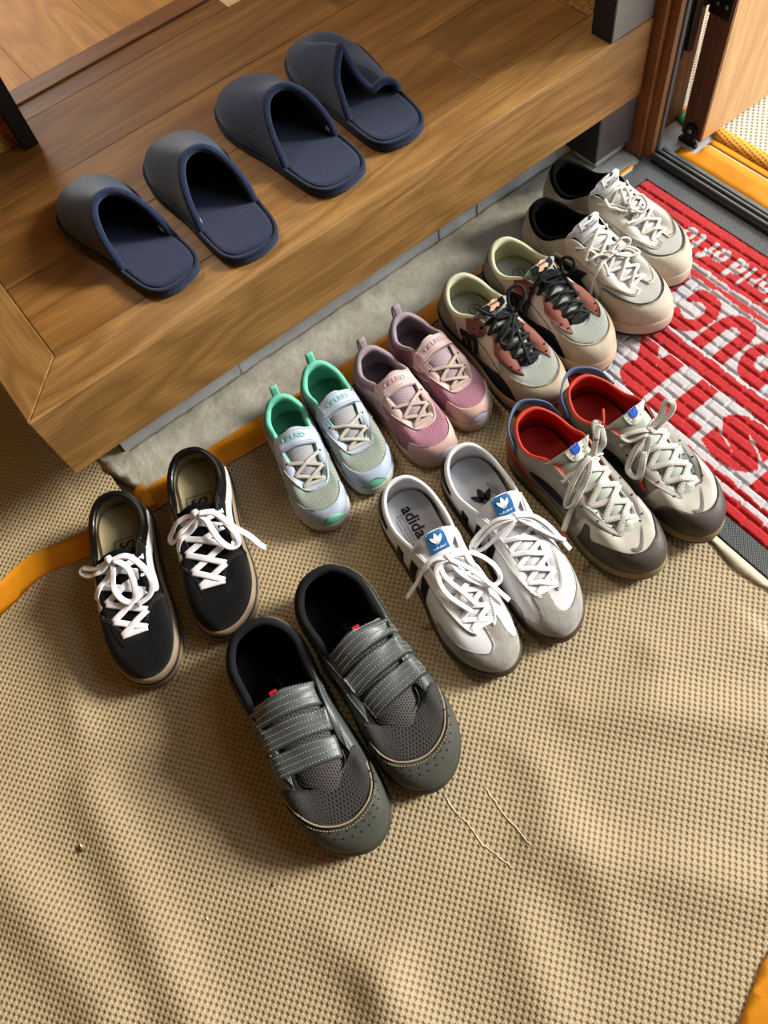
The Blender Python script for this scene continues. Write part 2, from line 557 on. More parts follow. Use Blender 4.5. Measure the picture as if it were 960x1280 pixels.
# concrete base under the step
def concrete_base():
    m = MB()
    nx, nz = 90, 10
    X = np.linspace(-.016, .925, nx); Z = np.linspace(-.02, .117, nz)
    r = rng.normal(0, .0006, (nx, nz))
    m.add([(X[i], .838 + r[i, j] + (.006 if Z[j] < .045 else 0) * 0, Z[j]) for i in range(nx) for j in range(nz)], grid_faces(nx, nz))
    m.box((-.016, .8405, -.02), (.925, 1.36, .117))
    return m.build('wall_step_base', 'concrete', smooth=True)
wsb = structure(concrete_base())
for x in (.205, .62, .705):
    box('form_joint', (x, .8368, .002), (x + .0016, .8386, .112), 'subfloor', wsb)
box('form_joint', (-.015, .8366, .040), (.924, .8386, .0412), 'subfloor', wsb)

# partition on the left: board wall with a black end strip
structure(box('wall_partition', (-2.15, 1.262, -.02), (.136, 1.37, 2.5), 'osb'))
structure(box('trim_3', (.1365, 1.235, ZT + .0006), (.1605, 1.372, 2.5), 'black_trim', bevel=.001))
# right: board lining of the outer wall with its grey end panel
structure(box('wall_lining', (.9315, .801, ZT + .0005), (.9995, 3.3, 2.5), 'osb'))
structure(box('wall_lining_low', (.926, .8292, -.01), (.9995, .858, .1155), 'osb'))
t4 = structure(empty('trim_4', (.95, .78, ZT)))
t4.location = (0, 0, 0)
box('end_panel', (.9075, .7605, ZT + .0006), (.9925, .8005, 2.5), 'grey_panel', t4, bevel=.0008)
box('edge_strip', (.9035, .7600, ZT + .0006), (.9073, .8005, 2.5), 'black_trim', t4, bevel=.0006)
t5 = structure(empty('trim_5', (0, 0, 0)))
box('end_panel', (.9075, .7605, .031), (.9925, .8290, .1155), 'charcoal_panel', t5, bevel=.0008)
box('edge_strip', (.9035, .7600, .031), (.9073, .8290, .1155), 'black_trim', t5, bevel=.0006)
structure(box('wall_footing', (.926, .775, -.011), (.9995, .8285, .0305), 'concrete', bevel=.003))

# ------------------------------------------------------------------ entrance door
df = structure(empty('trim_6', (0, 0, 0)))
box('jamb', (.9935, .7395, .002), (1.0040, .8010, 2.16), 'jamb_wood', df, bevel=.001)
box('jamb', (1.0042, .7235, .002), (1.0165, .8010, 2.16), 'jamb_wood', df, bevel=.001)
box('seal', (1.0167, .7205, .002), (1.0250, .8010, 2.16), 'seal_grey', df, bevel=.0015)
box('outer_jamb', (1.0252, .7620, -.01), (1.1250, .8010, 2.16), 'jamb_wood', df, bevel=.001)
box('head', (.9935, -.78, 2.1605), (1.125, .801, 2.169), 'jamb_wood', df)
box('jamb', (.9935, -.7795, .002), (1.1250, -.748, 2.16), 'jamb_wood', df, bevel=.001)

dr = structure(empty('door_1', (0, 0, 0)))
LX0, LX1, LY0, LY1 = 1.079, 1.965, .6815, .7245
box('leaf', (LX0 + .004, LY0, .016), (LX1, LY1, 2.14), 'door_wood', dr, bevel=.0008)
box('edge_board', (LX0, LY0 + .0006, .0162), (LX0 + .0038, .7030, 2.1398), 'door_edge_wood', dr)
box('edge_board', (LX0, .7055, .0162), (LX0 + .0038, LY1 - .0006, 2.1398), 'door_edge_wood', dr)
box('edge_seal', (LX0 + .0006, .7031, .0165), (LX0 + .0036, .7054, 2.139), 'steel', dr)
hm = MB()
for zc, h in ((.225, .105), (.335, .10)):
    k = 16
    for q in range(1):
        ring = [(1.058 + .0085 * math.cos(2 * math.pi * i / k), .733 + .0085 * math.sin(2 * math.pi * i / k)) for i in range(k)]
        hm.add([(x, y, zc - h / 2) for x, y in ring] + [(x, y, zc + h / 2) for x, y in ring],
               [tuple(range(k))[::-1], tuple(range(k, 2 * k))] + [(i, (i + 1) % k, k + (i + 1) % k, k + i) for i in range(k)])
hinge = hm.build('hinge_barrel', 'metal_dark', dr, smooth=False)
box('hinge_plate', (1.026, .7335, .160), (1.0500, .7385, .40), 'metal_dark', dr, bevel=.0015)
box('hinge_plate', (1.066, .7252, .235), (1.112, .7300, .40), 'metal_dark', dr, bevel=.0015)
box('hinge_plate', (1.0745, .684, .225), (1.0788, .7250, .40), 'metal_dark', dr, bevel=.0012)
for zz in (.243, .29, .335):
    for yy in (.694, .711):
        m = MB(); k = 10
        ring = [(yy + .0032 * math.cos(2 * math.pi * i / k), zz + .0032 * math.sin(2 * math.pi * i / k)) for i in range(k)]
        m.add([(1.0744, y, z) for y, z in ring] + [(1.0735, yy, zz)], [(i, (i + 1) % k, k) for i in range(k)])
        m.build('screw', 'steel', dr)
# bottom pivot: black bracket with a round boss on the leaf edge
pv = MB()
prof = [(.6835 + .0, .0035), (.7225, .0035), (.7225, .0095), (.7165, .0125)]
arc = [(.703 + .0125 * math.cos(a), .030 + .0125 * math.sin(a)) for a in np.linspace(0, math.pi, 9)]
prof = [(.684, .0035), (.7225, .0035), (.7225, .0105), (.7155, .0140)] + arc + [(.6905, .0140), (.684, .0105)]
k = len(prof)
pv.add([(1.0785, y, z) for y, z in prof] + [(1.0725, y, z) for y, z in prof],
       [tuple(range(k)), tuple(range(k, 2 * k))[::-1]] + [(i, k + i, k + (i + 1) % k, (i + 1) % k) for i in range(k)])
pvo = pv.build('pivot_bracket', 'metal_dark', dr, smooth=False)
m = MB()
ring = [(.703 + .0045 * math.cos(2 * math.pi * i / 12), .030 + .0045 * math.sin(2 * math.pi * i / 12)) for i in range(12)]
m.add([(1.0722, y, z) for y, z in ring] + [(1.0700, .703, .030)], [(i, (i + 1) % 12, 12) for i in range(12)])
m.build('screw', 'steel', pvo)

# sill: parallel aluminium ridges, each one a strip of its own
sl = structure(empty('trim_7', (0, 0, 0)))
for x0, x1, z1, mt in ((1.0015, 1.0065, .010, 'sill_dark'), (1.0068, 1.0115, .015, 'sill_grey'), (1.0118, 1.0165, .011, 'sill_dark'),
                       (1.0168, 1.0215, .016, 'sill_grey'), (1.0218, 1.0262, .011, 'sill_dark'), (1.0265, 1.0345, .014, 'sill_grey')):
    box('sill_rail', (x0, -.747, -.011), (x1, .7200, z1), mt, sl, bevel=.0012)
box('sill_base', (1.0348, -.747, -.0115), (1.1345, .7610, .001), 'grey_paper', sl)

# porch: net sheet and tapes outside
def flat_strip(name, poly, z, th, mat, label, cat, group=None, wav=0, step=.012):
    V, F, loop = tri2d(poly, step)
    mb = MB()
    zz = z + th + wav * np.sin(V[:, 0] * 61 + V[:, 1] * 23) * np.sin(V[:, 1] * 47 - V[:, 0] * 11)
    top = np.column_stack([V, zz])
    base = np.column_stack([V, np.full(len(V), z)])
    raised(mb, top, F, loop, base)
    o = mb.build(name, mat)
    return tag(o, label, cat, group)
structure(box('ground_cover', (1.136, -3.4, -.0115), (4.9, 4.4, -.004), 'sheet_porch'))
flat_strip('tape_strip', [(1.039, -.74), (1.095, -.74), (1.097, .677), (1.066, .677), (1.066, .705), (1.039, .707)], .0014, .0016, 'orange_tape',
           'wide orange tape on the doorway sill beside the grey metal rails', 'tape', wav=.0008)
flat_strip('tape_strip', [(1.101, -.74), (1.117, -.74), (1.117, .679), (1.101, .679)], .0014, .0012, 'orange_tape',
           'narrow smooth orange tape strip beside the pale seam outside the door', 'tape')
flat_strip('seam_strip', [(1.0955, -.74), (1.1008, -.74), (1.1008, .677), (1.0975, .677)], .0013, .0008, 'white_line',
           'thin whitish seam line between two orange tapes under the open door', 'seam')
flat_strip('tape_strip', [(1.1175, -.3), (1.147, -.3), (1.147, 1.4), (1.1315, 1.4), (1.1315, .7), (1.1175, .679)], .0014, .003, 'tape_dotted',
           'dimpled orange tape edging the pale porch sheet outside the door', 'tape', wav=.0006)
flat_strip('cloth_scrap', [(1.105, .735), (1.135, .728), (1.142, .758), (1.112, .762)], .0016, .004, 'green_cloth',
           'small green scrap on the ground behind the door hinge', 'scrap', wav=.002)

# ------------------------------------------------------------------ protective sheet on the entrance floor
POSE = {  # heel tab and toe of each shoe on the floor, length, +1 = left foot
    'vansA': (-0.069, 0.737, -0.161, 0.483, 0.276, -1, 0),
    'vansB': (0.056, 0.722, -0.046, 0.473, 0.276, 1, 0),
    'workA': (-0.021, 0.437, -0.063, 0.147, 0.3, -1, 0),
    'workB': (0.086, 0.441, 0.050, 0.147, 0.3, 1, 0),
    'sambaA': (0.253, 0.485, 0.196, 0.201, 0.294, -1, 0),
    'sambaB': (0.350, 0.468, 0.291, 0.184, 0.294, 1, 0),
    'huaA': (0.445, 0.437, 0.430, 0.179, 0.268, -1, 0),
    'huaB': (0.530, 0.428, 0.528, 0.165, 0.27, 1, 0.0045),
    'mintA': (0.206, 0.706, 0.154, 0.513, 0.208, -1, 0),
    'mintB': (0.281, 0.723, 0.241, 0.514, 0.212, 1, 0),
    'pinkA': (0.354, 0.690, 0.341, 0.486, 0.206, -1, 0),
    'pinkB': (0.431, 0.703, 0.424, 0.501, 0.206, 1, 0),
    'mA': (0.532, 0.692, 0.514, 0.446, 0.250, -1, 0.0045),
    'mB': (0.626, 0.698, 0.619, 0.450, 0.252, 1, 0.0075),
    'mizA': (0.718, 0.712, 0.729, 0.444, 0.272, -1, 0.0075),
    'mizB': (0.799, 0.751, 0.824, 0.490, 0.27, 1, 0.0075)}
def seg_dist(X, Y, a, b):
    d = np.array(b) - np.array(a)
    t = np.clip(((X - a[0]) * d[0] + (Y - a[1]) * d[1]) / (d @ d), 0, 1)
    return np.hypot(X - a[0] - t * d[0], Y - a[1] - t * d[1])
RIDGES = [  # soft folds of the sheet: line ends, height, half width
    ((-0.46, 0.6), (-0.4, 0.2), 0.0112, 0.035),
    ((-0.3, 0.42), (-0.33, 0.05), 0.0096, 0.03),
    ((-0.14, 0.1), (-0.12, -0.25), 0.0096, 0.03),
    ((0.02, -0.02), (-0.08, -0.28), 0.0064, 0.03),
    ((0.1, 0.02), (0.3, -0.22), 0.0096, 0.035),
    ((0.24, 0.12), (0.44, -0.1), 0.0112, 0.035),
    ((-0.05, 0.1), (-0.22, -0.06), 0.0064, 0.03),
    ((-0.4, 0.0), (-0.3, -0.3), 0.0096, 0.04),
    ((0.36, 0.1), (0.5, 0.0), 0.0064, 0.03),
    ((0.16, 0.14), (0.1, -0.1), 0.0048, 0.03),
    ((-0.6, 0.9), (-0.25, 0.9), 0.008, 0.05),
    ((-0.2, 0.7), (-0.27, 0.5), 0.0064, 0.025)]
def sheet_z(X, Y):
    z = np.zeros_like(X)
    for a, b, h, w in RIDGES:
        z += h * np.exp(-(seg_dist(X, Y, a, b) / w) ** 2)
    z += .0016 * np.sin(X * 31 + 1.3 * np.sin(Y * 17)) * np.sin(Y * 23 + X * 9) + .0016
    d = np.full_like(X, 1.0)
    for p in POSE.values():
        d = np.minimum(d, seg_dist(X, Y, p[0:2], p[2:4]))
    z *= sstep(.055, .13, d)
    z *= sstep(.0, .06, np.where(X > .48, 0, .54 - X) + 0 * Y)
    z *= sstep(.73, .66, Y) * (X > -.12) + (X <= -.12)
    return z - .0004
def build_sheet():
    st = .0085
    X = np.arange(-1.45, .99, st); Y = np.arange(-1.0, 1.5, st)
    XX, YY = np.meshgrid(X, Y, indexing='ij')
    Z = sheet_z(XX, YY)
    keep = ~((XX > -.055) & (YY > .742)) & ~((XX <= -.055) & (YY > 1.255)) 
    idx = -np.ones(XX.shape, int)
    idx[keep] = np.arange(keep.sum())
    V = np.column_stack([XX[keep], YY[keep], Z[keep]])
    F = []
    for i in range(len(X) - 1):
        for j in range(len(Y) - 1):
            q = (idx[i, j], idx[i + 1, j], idx[i + 1, j + 1], idx[i, j + 1])
            if min(q) >= 0:
                F.append(q)
    m = MB(); m.add(V, F)
    return m.build('protective_sheet', 'sheet_tan')
sheet = tag(build_sheet(), 'tan dimpled protective sheet spread over the entrance floor', 'floor sheet')
for pts in ([(.043, .137), (.0425, .112), (.0455, .092), (.0440, .068), (.0490, .048), (.0545, .024)],
            [(.088, .114), (.0865, .094), (.0850, .075), (.0865, .052), (.0850, .036), (.0885, .008)]):
    P = np.array(pts)
    z = sheet_z(P[:, 0], P[:, 1])
    mb = MB()
    dense = catmull(np.column_stack([P, z + .0004]), 6)
    dense[:, 0] += rng.normal(0, .0006, len(dense))
    sweep(mb, dense, .0017, .0010, smooth=False, taper=True)
    tr = mb.build('tear_edge', 'torn_white', sheet)
    tr['label'] = 'pale torn edge'

m = MB()
V, F, loop = tri2d([(-.058, .832), (-.031, .757), (.20, .744), (.52, .736), (.90, .742), (.925, .775), (.925, .8370), (-.016, .8370), (-.016, .868), (-.055, .868)], .010)
zz = .0008 + .0022 * np.abs(np.sin(V[:, 0] * 57 + 2 * np.sin(V[:, 1] * 71)) * np.sin(V[:, 1] * 83 + V[:, 0] * 19))
raised(m, np.column_stack([V, zz]), F, loop, np.column_stack([V, np.full(len(V), -.011)]))
structure(m.build('floor_mortar', 'mortar'))

flat_strip('tape_strip', [(-.036, .757), (.10, .752), (.26, .741), (.40, .736), (.52, .7385), (.66, .741), (.66, .716), (.49, .702), (.34, .694), (.20, .697), (.10, .706), (-.036, .715)], .0006, .0022, 'orange_tape',
           'orange tape band along the edge of the sheet under the kids shoes', 'tape', wav=.0006)
# curled start of that tape
mb = MB()
arc = [(-.0340 - .0 + .010 * math.cos(a), .0075 + .0068 * math.sin(a)) for a in np.linspace(math.radians(250), math.radians(20), 14)]
vsl = []
for (x, z) in arc:
    for y in np.linspace(.716, .7605, 9):
        vsl.append((x + .002 * math.sin(y * 300), y, max(z, .001)))
mb.add(vsl, grid_faces(len(arc), 9))
fl = mb.build('tape_fold', 'orange_tape')
fl.modifiers.new('thick', 'SOLIDIFY').thickness = .0012
tag(fl, 'curled up ribbed end of orange tape beside the black skate shoe heel', 'tape')
cur = catmull([(-.60, .66), (-.44, .70), (-.345, .728), (-.285, .7425), (-.225, .755), (-.18, .747), (-.135, .736), (-.09, .731), (-.04, .735)], 8)
tn = np.gradient(cur, axis=0); tn /= np.linalg.norm(tn, axis=1)[:, None]
nrm = np.column_stack([-tn[:, 1], tn[:, 0]])
wd2 = np.interp(np.arange(len(cur)), [0, 20, 40, len(cur)], [.026, .0225, .0215, .020])[:, None]
poly = np.vstack([cur + nrm * wd2, (cur - nrm * wd2)[::-1]])
V, F, loop = tri2d(poly, .010)
sz = sheet_z(V[:, 0], V[:, 1])
mb = MB(); raised(mb, np.column_stack([V, sz + .0010]), F, loop, np.column_stack([V, sz + .0002]))
tag(mb.build('tape_strip', 'orange_tape'), 'curving orange tape on the tan sheet left of the black skate shoes', 'tape')
V, F, loop = tri2d([(.150, -.255), (.115, -.26), (.19, -.175), (.236, -.175)], .010)
V, F, loop = tri2d([(.128, -.228), (.150, -.310), (.270, -.305), (.235, -.196), (.196, -.203)], .010)
sz = sheet_z(V[:, 0], V[:, 1])
mb = MB(); raised(mb, np.column_stack([V, sz + .0022]), F, loop, np.column_stack([V, sz - .001]))
tag(mb.build('tape_strip', 'orange_tape'), 'orange tape corner alone on the tan sheet beyond the torn lines', 'tape')

flat_strip('paper_strip', [(.905, .774), (.928, .7245), (.986, .7245), (.990, .737), (.9925, .752), (.9925, .774), (.96, .7745)], .0032, .0007, 'grey_paper',
           'grey masking paper tucked under the dark end panel', 'paper', wav=.0012)
flat_strip('tape_strip', [(.930, .7342), (.931, .7268), (.968, .7268), (.970, .7342)], .0055, .0006, 'orange_strip',
           'short orange strip on the grey masking paper beside the doormat corner', 'tape')
# cut edge of the sheet beside the doormat
e = [(.5365, .19), (.5365, -.6)]
edge = [(.5255 + .006 * math.sin(y * 41) + rng.normal(0, .0015), y) for y in np.arange(.176, -.6, -.012)]
poly = [(.5372, .176), (.5372, -.6)] + edge[::-1]
V, F, loop = tri2d([(.5372, .182)] + edge + [(.5372, -.6)], .008)
mb = MB(); raised(mb, np.column_stack([V, np.full(len(V), .0022)]), F, loop, np.column_stack([V, np.full(len(V), -.002)]))
tag(mb.build('sheet_edge_strip', 'torn_white'), 'ragged white cut edge of sheet along the doormat border', 'sheet edge')

# tiny debris
for (x, y, r, mt, lb) in ((-.342, .365, .0032, 'grit', 'dark crumb of grit on the tan sheet beside the bright fold'), (-.340, .3685, .0020, 'grit_pale', 'pale flake beside the dark crumb on the tan sheet'),
                          (-.176, .184, .0016, 'grit', 'tiny dark splinter on the tan sheet near the grey work shoe toe'), (-.257, .203, .0014, 'grit_pale', 'tiny white fleck on the open tan sheet')):
    mb = MB()
    bm = bmesh.new(); bmesh.ops.create_icosphere(bm, subdivisions=2, radius=1)
    V = np.array([tuple(v.co) for v in bm.verts]); F = [tuple(v.index for v in f.verts) for f in bm.faces]; bm.free()
    V = V * np.array([r * .6, r * 1.3, r * .6]) * (1 + .25 * np.sin(V[:, :1] * 5 + V[:, 1:2] * 7))
    zz = float(sheet_z(np.array([x]), np.array([y]))[0])
    mb.add(V + np.array([x, y, zz + r * .5]), F)
    tag(mb.build('grit', mt), lb, 'grit')

# ------------------------------------------------------------------ red doormat with printed lettering
def doormat():
    root = empty('doormat', (.769, .283, 0))
    tag(root, 'red and white lettered doormat with ribbed grey rubber border', 'doormat')
    x0, x1, y0, y1 = .5385, 1.0005, -.167, .7320
    ix0, ix1, iy0, iy1 = .568, .9635, -.130, .6915
    mb = MB()
    ring_o = [(x0, y0), (x1, y0), (x1, y1), (x0, y1)]
    ring_i = [(ix0, iy0), (ix1, iy0), (ix1, iy1), (ix0, iy1)]
    vsl = []
    for ring, z in ((ring_o, 0.0), ([(a + (.0015 if a < .7 else -.0015), b + (.0015 if b < .3 else -.0015)) for a, b in ring_o], .0035), (ring_i, .0052), (ring_i, .001)):
        vsl += [(a - .769, b - .283, z) for a, b in ring]
    fs = []
    for k in range(3):
        for i in range(4):
            fs.append((k * 4 + i, k * 4 + (i + 1) % 4, (k + 1) * 4 + (i + 1) % 4, (k + 1) * 4 + i))
    mb.add(vsl, fs)
    mb.build('border', 'mat_rubber', root, smooth=False)
    st = .0019
    X = np.arange(ix0 + .0012, ix1 - .0010, st); Y = np.arange(iy0 + .0012, iy1 - .0010, st)
    XX, YY = np.meshgrid(X, Y, indexing='ij')
    px, py = .0186, .040
    r = np.floor((XX - ix0) / px)
    fx = (XX - ix0) / px - r
    yy = (YY - iy0) / py + .5 * (r % 2)
    fy = yy - np.floor(yy)
    gx = np.minimum(fx, 1 - fx) * px; gy = np.minimum(fy, 1 - fy) * py
    Z = .0032 + .0040 * sstep(.0, .0030, gx) * (.12 + .88 * sstep(.0, .0030, gy))
    ed = np.minimum.reduce([XX - ix0, ix1 - XX, YY - iy0, iy1 - YY])
    Z = Z * (.45 + .55 * sstep(0, .004, ed)) + rng.normal(0, .00022, Z.shape)
    P = np.zeros(XX.shape)
    def wob(k):
        return .0012 * np.sin(YY * 70 + k) + .0008 * np.sin(YY * 190 + 2 * k)
    def band(a, b, k):
        P[(XX > a + wob(k)) & (XX < b + wob(k + 1))] = 1
    band(.612, .7165, 0); band(.747, .853, 2); band(.5945, .6035, 3); band(.8635, .8735, 5)
    def glyph(ch, ya, yb, xtop, xbot, fat, val):
        V, F = text2d(ch, 1.0, fat)
        lo, hi = V.min(0), V.max(0)
        U = (V - lo) / (hi - lo)
        gy_ = ya + U[:, 0] * (yb - ya); gx_ = xbot + U[:, 1] * (xtop - xbot)
        for f in F:
            for t in range(1, len(f) - 1):
                a, b, c = f[0], f[t], f[t + 1]
                A = np.array([gx_[a], gy_[a]]); B = np.array([gx_[b], gy_[b]]); C = np.array([gx_[c], gy_[c]])
                i0, i1 = np.searchsorted(X, [min(A[0], B[0], C[0]), max(A[0], B[0], C[0])])
                j0, j1 = np.searchsorted(Y, [min(A[1], B[1], C[1]), max(A[1], B[1], C[1])])
                if i1 <= i0 or j1 <= j0:
                    continue
                sx, sy = XX[i0:i1, j0:j1], YY[i0:i1, j0:j1]
                d = (B[1] - C[1]) * (A[0] - C[0]) + (C[0] - B[0]) * (A[1] - C[1])
                if abs(d) < 1e-14:
                    continue
                l1 = ((B[1] - C[1]) * (sx - C[0]) + (C[0] - B[0]) * (sy - C[1])) / d
                l2 = ((C[1] - A[1]) * (sx - C[0]) + (A[0] - C[0]) * (sy - C[1])) / d
                inn = (l1 >= 0) & (l2 >= 0) & (l1 + l2 <= 1)
                P[i0:i1, j0:j1][inn] = val
    for ch, a, b in (('N', -.085, -.005), ('D', .0, .088), ('U', .096, .182), ('S', .191, .279), ('T', .286, .370), ('R', .377, .462), ('Y', .468, .550)):
        glyph(ch, a, b, .624, .7120, .085, 0)
    for ch, a, b in (('R', .148, .208), ('O', .212, .272), ('D', .277, .336), ('U', .341, .4015), ('C', .4045, .463), ('T', .466, .525)):
        glyph(ch, a, b, .7525, .8465, .08, 0)
    base, asc, xh = .9320, .8850, .8985
    for ch, a, b, tp, bt in (('W', .345, .383, asc, base), ('o', .386, .408, xh, base), ('r', .411, .424, xh, base), ('l', .428, .4345, asc, base), ('d', .439, .463, asc, base),
                             ('o', .474, .498, xh, base), ('f', .500, .517, asc, base), ('t', .525, .539, asc + .004, base), ('o', .542, .565, xh, base)):
        glyph(ch, a, b, tp, bt, .045, 1)
    n0, n1 = XX.shape
    mb = MB()
    mb.add(np.column_stack([XX.ravel() - .769, YY.ravel() - .283, Z.ravel()]), grid_faces(n0, n1))
    o = mb.build('carpet_pile', 'mat_carpet', root)
    o['label'] = 'red carpet pile of brick relief with white lettering'
    ca = o.data.color_attributes.new('print', 'FLOAT_COLOR', 'POINT')
    buf = np.ones((n0 * n1, 4), np.float32); buf[:, :3] = P.ravel()[:, None]
    ca.data.foreach_set('color', buf.ravel())
    return root
doormat()

# ------------------------------------------------------------------ felt slippers
plain('felt_top', '#374862', .95, col2='#202c42', vs=330, bs=700, bd=.0012, sheen=.25, spec=.15)
plain('felt_navy', '#233050', .95, col2='#141d33', vs=420, bs=800, bd=.0012, sheen=.2, spec=.15)
plain('felt_dark', '#1c2638', .95, bs=800, bd=.001, sheen=.15, spec=.15)
plain('tag_white', '#d9d9d4', .7)
SLIP_OUT = [(0, .01), (.012, .070), (.045, .112), (.12, .140), (.28, .154), (.45, .165), (.62, .186), (.76, .192), (.88, .165), (.955, .105), (.992, .035),
            (1.0, -.015), (.985, -.07), (.94, -.125), (.85, -.165), (.74, -.178), (.60, -.168), (.45, -.152), (.28, -.146), (.12, -.134), (.045, -.108), (.012, -.066)]
def slipper(toe, heel, side, label, collapsed=False, hgt=.068, group='navy felt slippers on the step', lean=0.0):
    d = np.array(toe) - np.array(heel); L = float(np.hypot(*d))
    root = empty('slipper', (heel[0], heel[1], ZT + .0006), math.atan2(d[1], d[0]))
    tag(root, label, 'slipper', group)
    out = catmull(SLIP_OUT, 6, True) * L * np.array([1, 1.12])
    out[:, 1] *= side
    if side < 0:
        out = out[::-1]
    cx = np.array([.45 * L, 0])
    def loops(spec, name, mat, cap=True):
        mb = MB(); n = len(out); vsl = []
        for k, z in spec:
            nrm = out - cx
            ln = np.linalg.norm(nrm, axis=1)[:, None]
            p = out - nrm / ln * k
            vsl += [(a, b, z) for a, b in p]
        fs = []
        for r in range(len(spec) - 1):
            for i in range(n):
                fs.append((r * n + i, r * n + (i + 1) % n, (r + 1) * n + (i + 1) % n, (r + 1) * n + i))
        if cap:
            rr = len(spec)
            last = np.array(vsl[-n:])
            for q in (.75, .5, .25):
                vsl += [tuple(np.append(cx, last[0, 2]) + (v - np.append(cx, last[0, 2])) * q) for v in last]
            for r in range(rr - 1, rr + 2):
                for i in range(n):
                    fs.append((r * n + i, r * n + (i + 1) % n, (r + 1) * n + (i + 1) % n, (r + 1) * n + i))
            vsl.append((cx[0], cx[1], last[0, 2]))
            b0 = (rr + 2) * n
            fs += [(b0 + i, b0 + (i + 1) % n, len(vsl) - 1) for i in range(n)]
        mb.add(vsl, fs)
        return mb.build(name, mat, root)
    loops([(.010, 0), (.0015, .001), (0, .004), (0, .009), (.003, .0125), (.008, .0125)], 'sole', 'felt_navy')
    loops([(.0085, .0105), (.0095, .0135), (.012, .0145), (.02, .0140)], 'insole', 'felt_navy')
    mb = MB()
    ring = np.column_stack([out - (out - cx) / np.linalg.norm(out - cx, axis=1)[:, None] * .0028, np.full(len(out), .0125)])
    sweep(mb, ring, .0052, .0048, smooth=False, closed=True)
    mb.build('edge_piping', 'felt_dark', root)
    # upper
    ys_l = lambda x: np.interp(x, *[np.array(v) for v in zip(*sorted((p[0], p[1]) for p in out if p[1] * 1 > -.02 * L))])
    up_o = sorted([(p[0], p[1]) for p in out if p[1] >= -.015 * side * L - 1e-6])
    dn_o = sorted([(p[0], p[1]) for p in out if p[1] <= -.015 * side * L + 1e-6])
    fu = lambda x: np.interp(x, [p[0] for p in up_o], [p[1] for p in up_o])
    fd = lambda x: np.interp(x, [p[0] for p in dn_o], [p[1] for p in dn_o])
    nu, nv = 26, 33
    def pt(u, v, inset):
        phi = math.pi * (v + 1) / 2
        xs_ = L * (1 - (1 - .305) * u ** 1.25) - inset * (1 - u) * 1.2
        yt, yb = fu(min(xs_, L * .999)), fd(min(xs_, L * .999))
        yt, yb = yt - .004 - inset, yb + .004 + inset
        if yt < yb:
            yt = yb = (yt + yb) / 2
        yc, hw = (yt + yb) / 2, (yt - yb) / 2
        h = (hgt - inset) * (u ** .62) * (1.0 - .10 * (1 - u)) + .004
        sp = max(math.sin(phi), 0) ** .82
        y = yc - hw * math.copysign(abs(math.cos(phi)) ** .85, math.cos(phi))
        x = xs_ + L * .20 * u ** 2 * math.sin(phi) ** 1.3
        z = .010 + h * sp
        y += lean * sp * u
        if collapsed:
            # the half on the -y side has caved in: it runs down flat on the insole
            w = float(sstep(.28, -.10, v)) * float(sstep(.1, .55, u))
            flat_z = .0165 + .010 * math.sin(phi) + .010 * float(sstep(.45, .95, u)) * abs(math.sin(phi * 2))
            z = z * (1 - w) + flat_z * w
            x = x * (1 - w * .9) + (xs_ + L * .02 * math.sin(phi)) * w * .9
            k = math.exp(-((v - .30) / .16) ** 2) * float(sstep(.2, .9, u))
            y -= .010 * k
            z += .010 * k
        return (x, y, z - (0 if inset == 0 else 0.0))
    us = np.linspace(.0, 1, nu); vv = np.linspace(-1, 1, nv)
    outer = [pt(u, v, 0) for u in us for v in vv]
    inner = [pt(u, v, .0045) for u in us for v in vv]
    mb = MB(); mb.add(outer, grid_faces(nu, nv)); mb.build('upper', 'felt_top', root)
    mb = MB(); mb.add(inner, grid_faces(nu, nv, flip=True)); mb.build('upper_lining', 'felt_dark', root)
    edge = [np.array(pt(1.0, v, .0022)) + np.array((0, 0, .0006)) for v in np.linspace(-1, 1, 26)]
    mb = MB(); sweep(mb, edge, .0105, .0100, n=2, res=10); mb.build('binding', 'felt_navy', root)
    # seam between upper and sole round the toe
    seam = [np.array(pt(u, -1, -.001)) for u in np.linspace(1, .02, 20)] + [np.array(pt(u, 1, -.001)) for u in np.linspace(.02, 1, 20)]
    mb = MB(); sweep(mb, seam, .005, .005, n=2); mb.build('toe_welt', 'felt_dark', root)
    # small white size label inside, at the end of the binding
    q = np.array(pt(.97, -.93 if side > 0 else .93, .008))
    mb = MB(); mb.box((q[0] - .006, q[1] - .0008, q[2] - .001), (q[0] + .002, q[1] + .0008, q[2] + .0052))
    t = mb.build('size_tag', 'tag_white', root, smooth=False); t['label'] = 'white size tag'
    return root
slipper((.151, 1.083), (.178, .806), 1, 'navy felt slipper at the end of the row beside the step corner', lean=.004)
slipper((.296, 1.066), (.280, .778), -1, 'navy felt slipper with its heel touching the one at the row end', hgt=.072)
slipper((.441, 1.098), (.446, .796), 1, 'navy felt slipper with a round open mouth beside the squashed one')
slipper((.577, 1.102), (.557, .808), -1, 'navy felt slipper with its upper squashed flat on one half', collapsed=True)

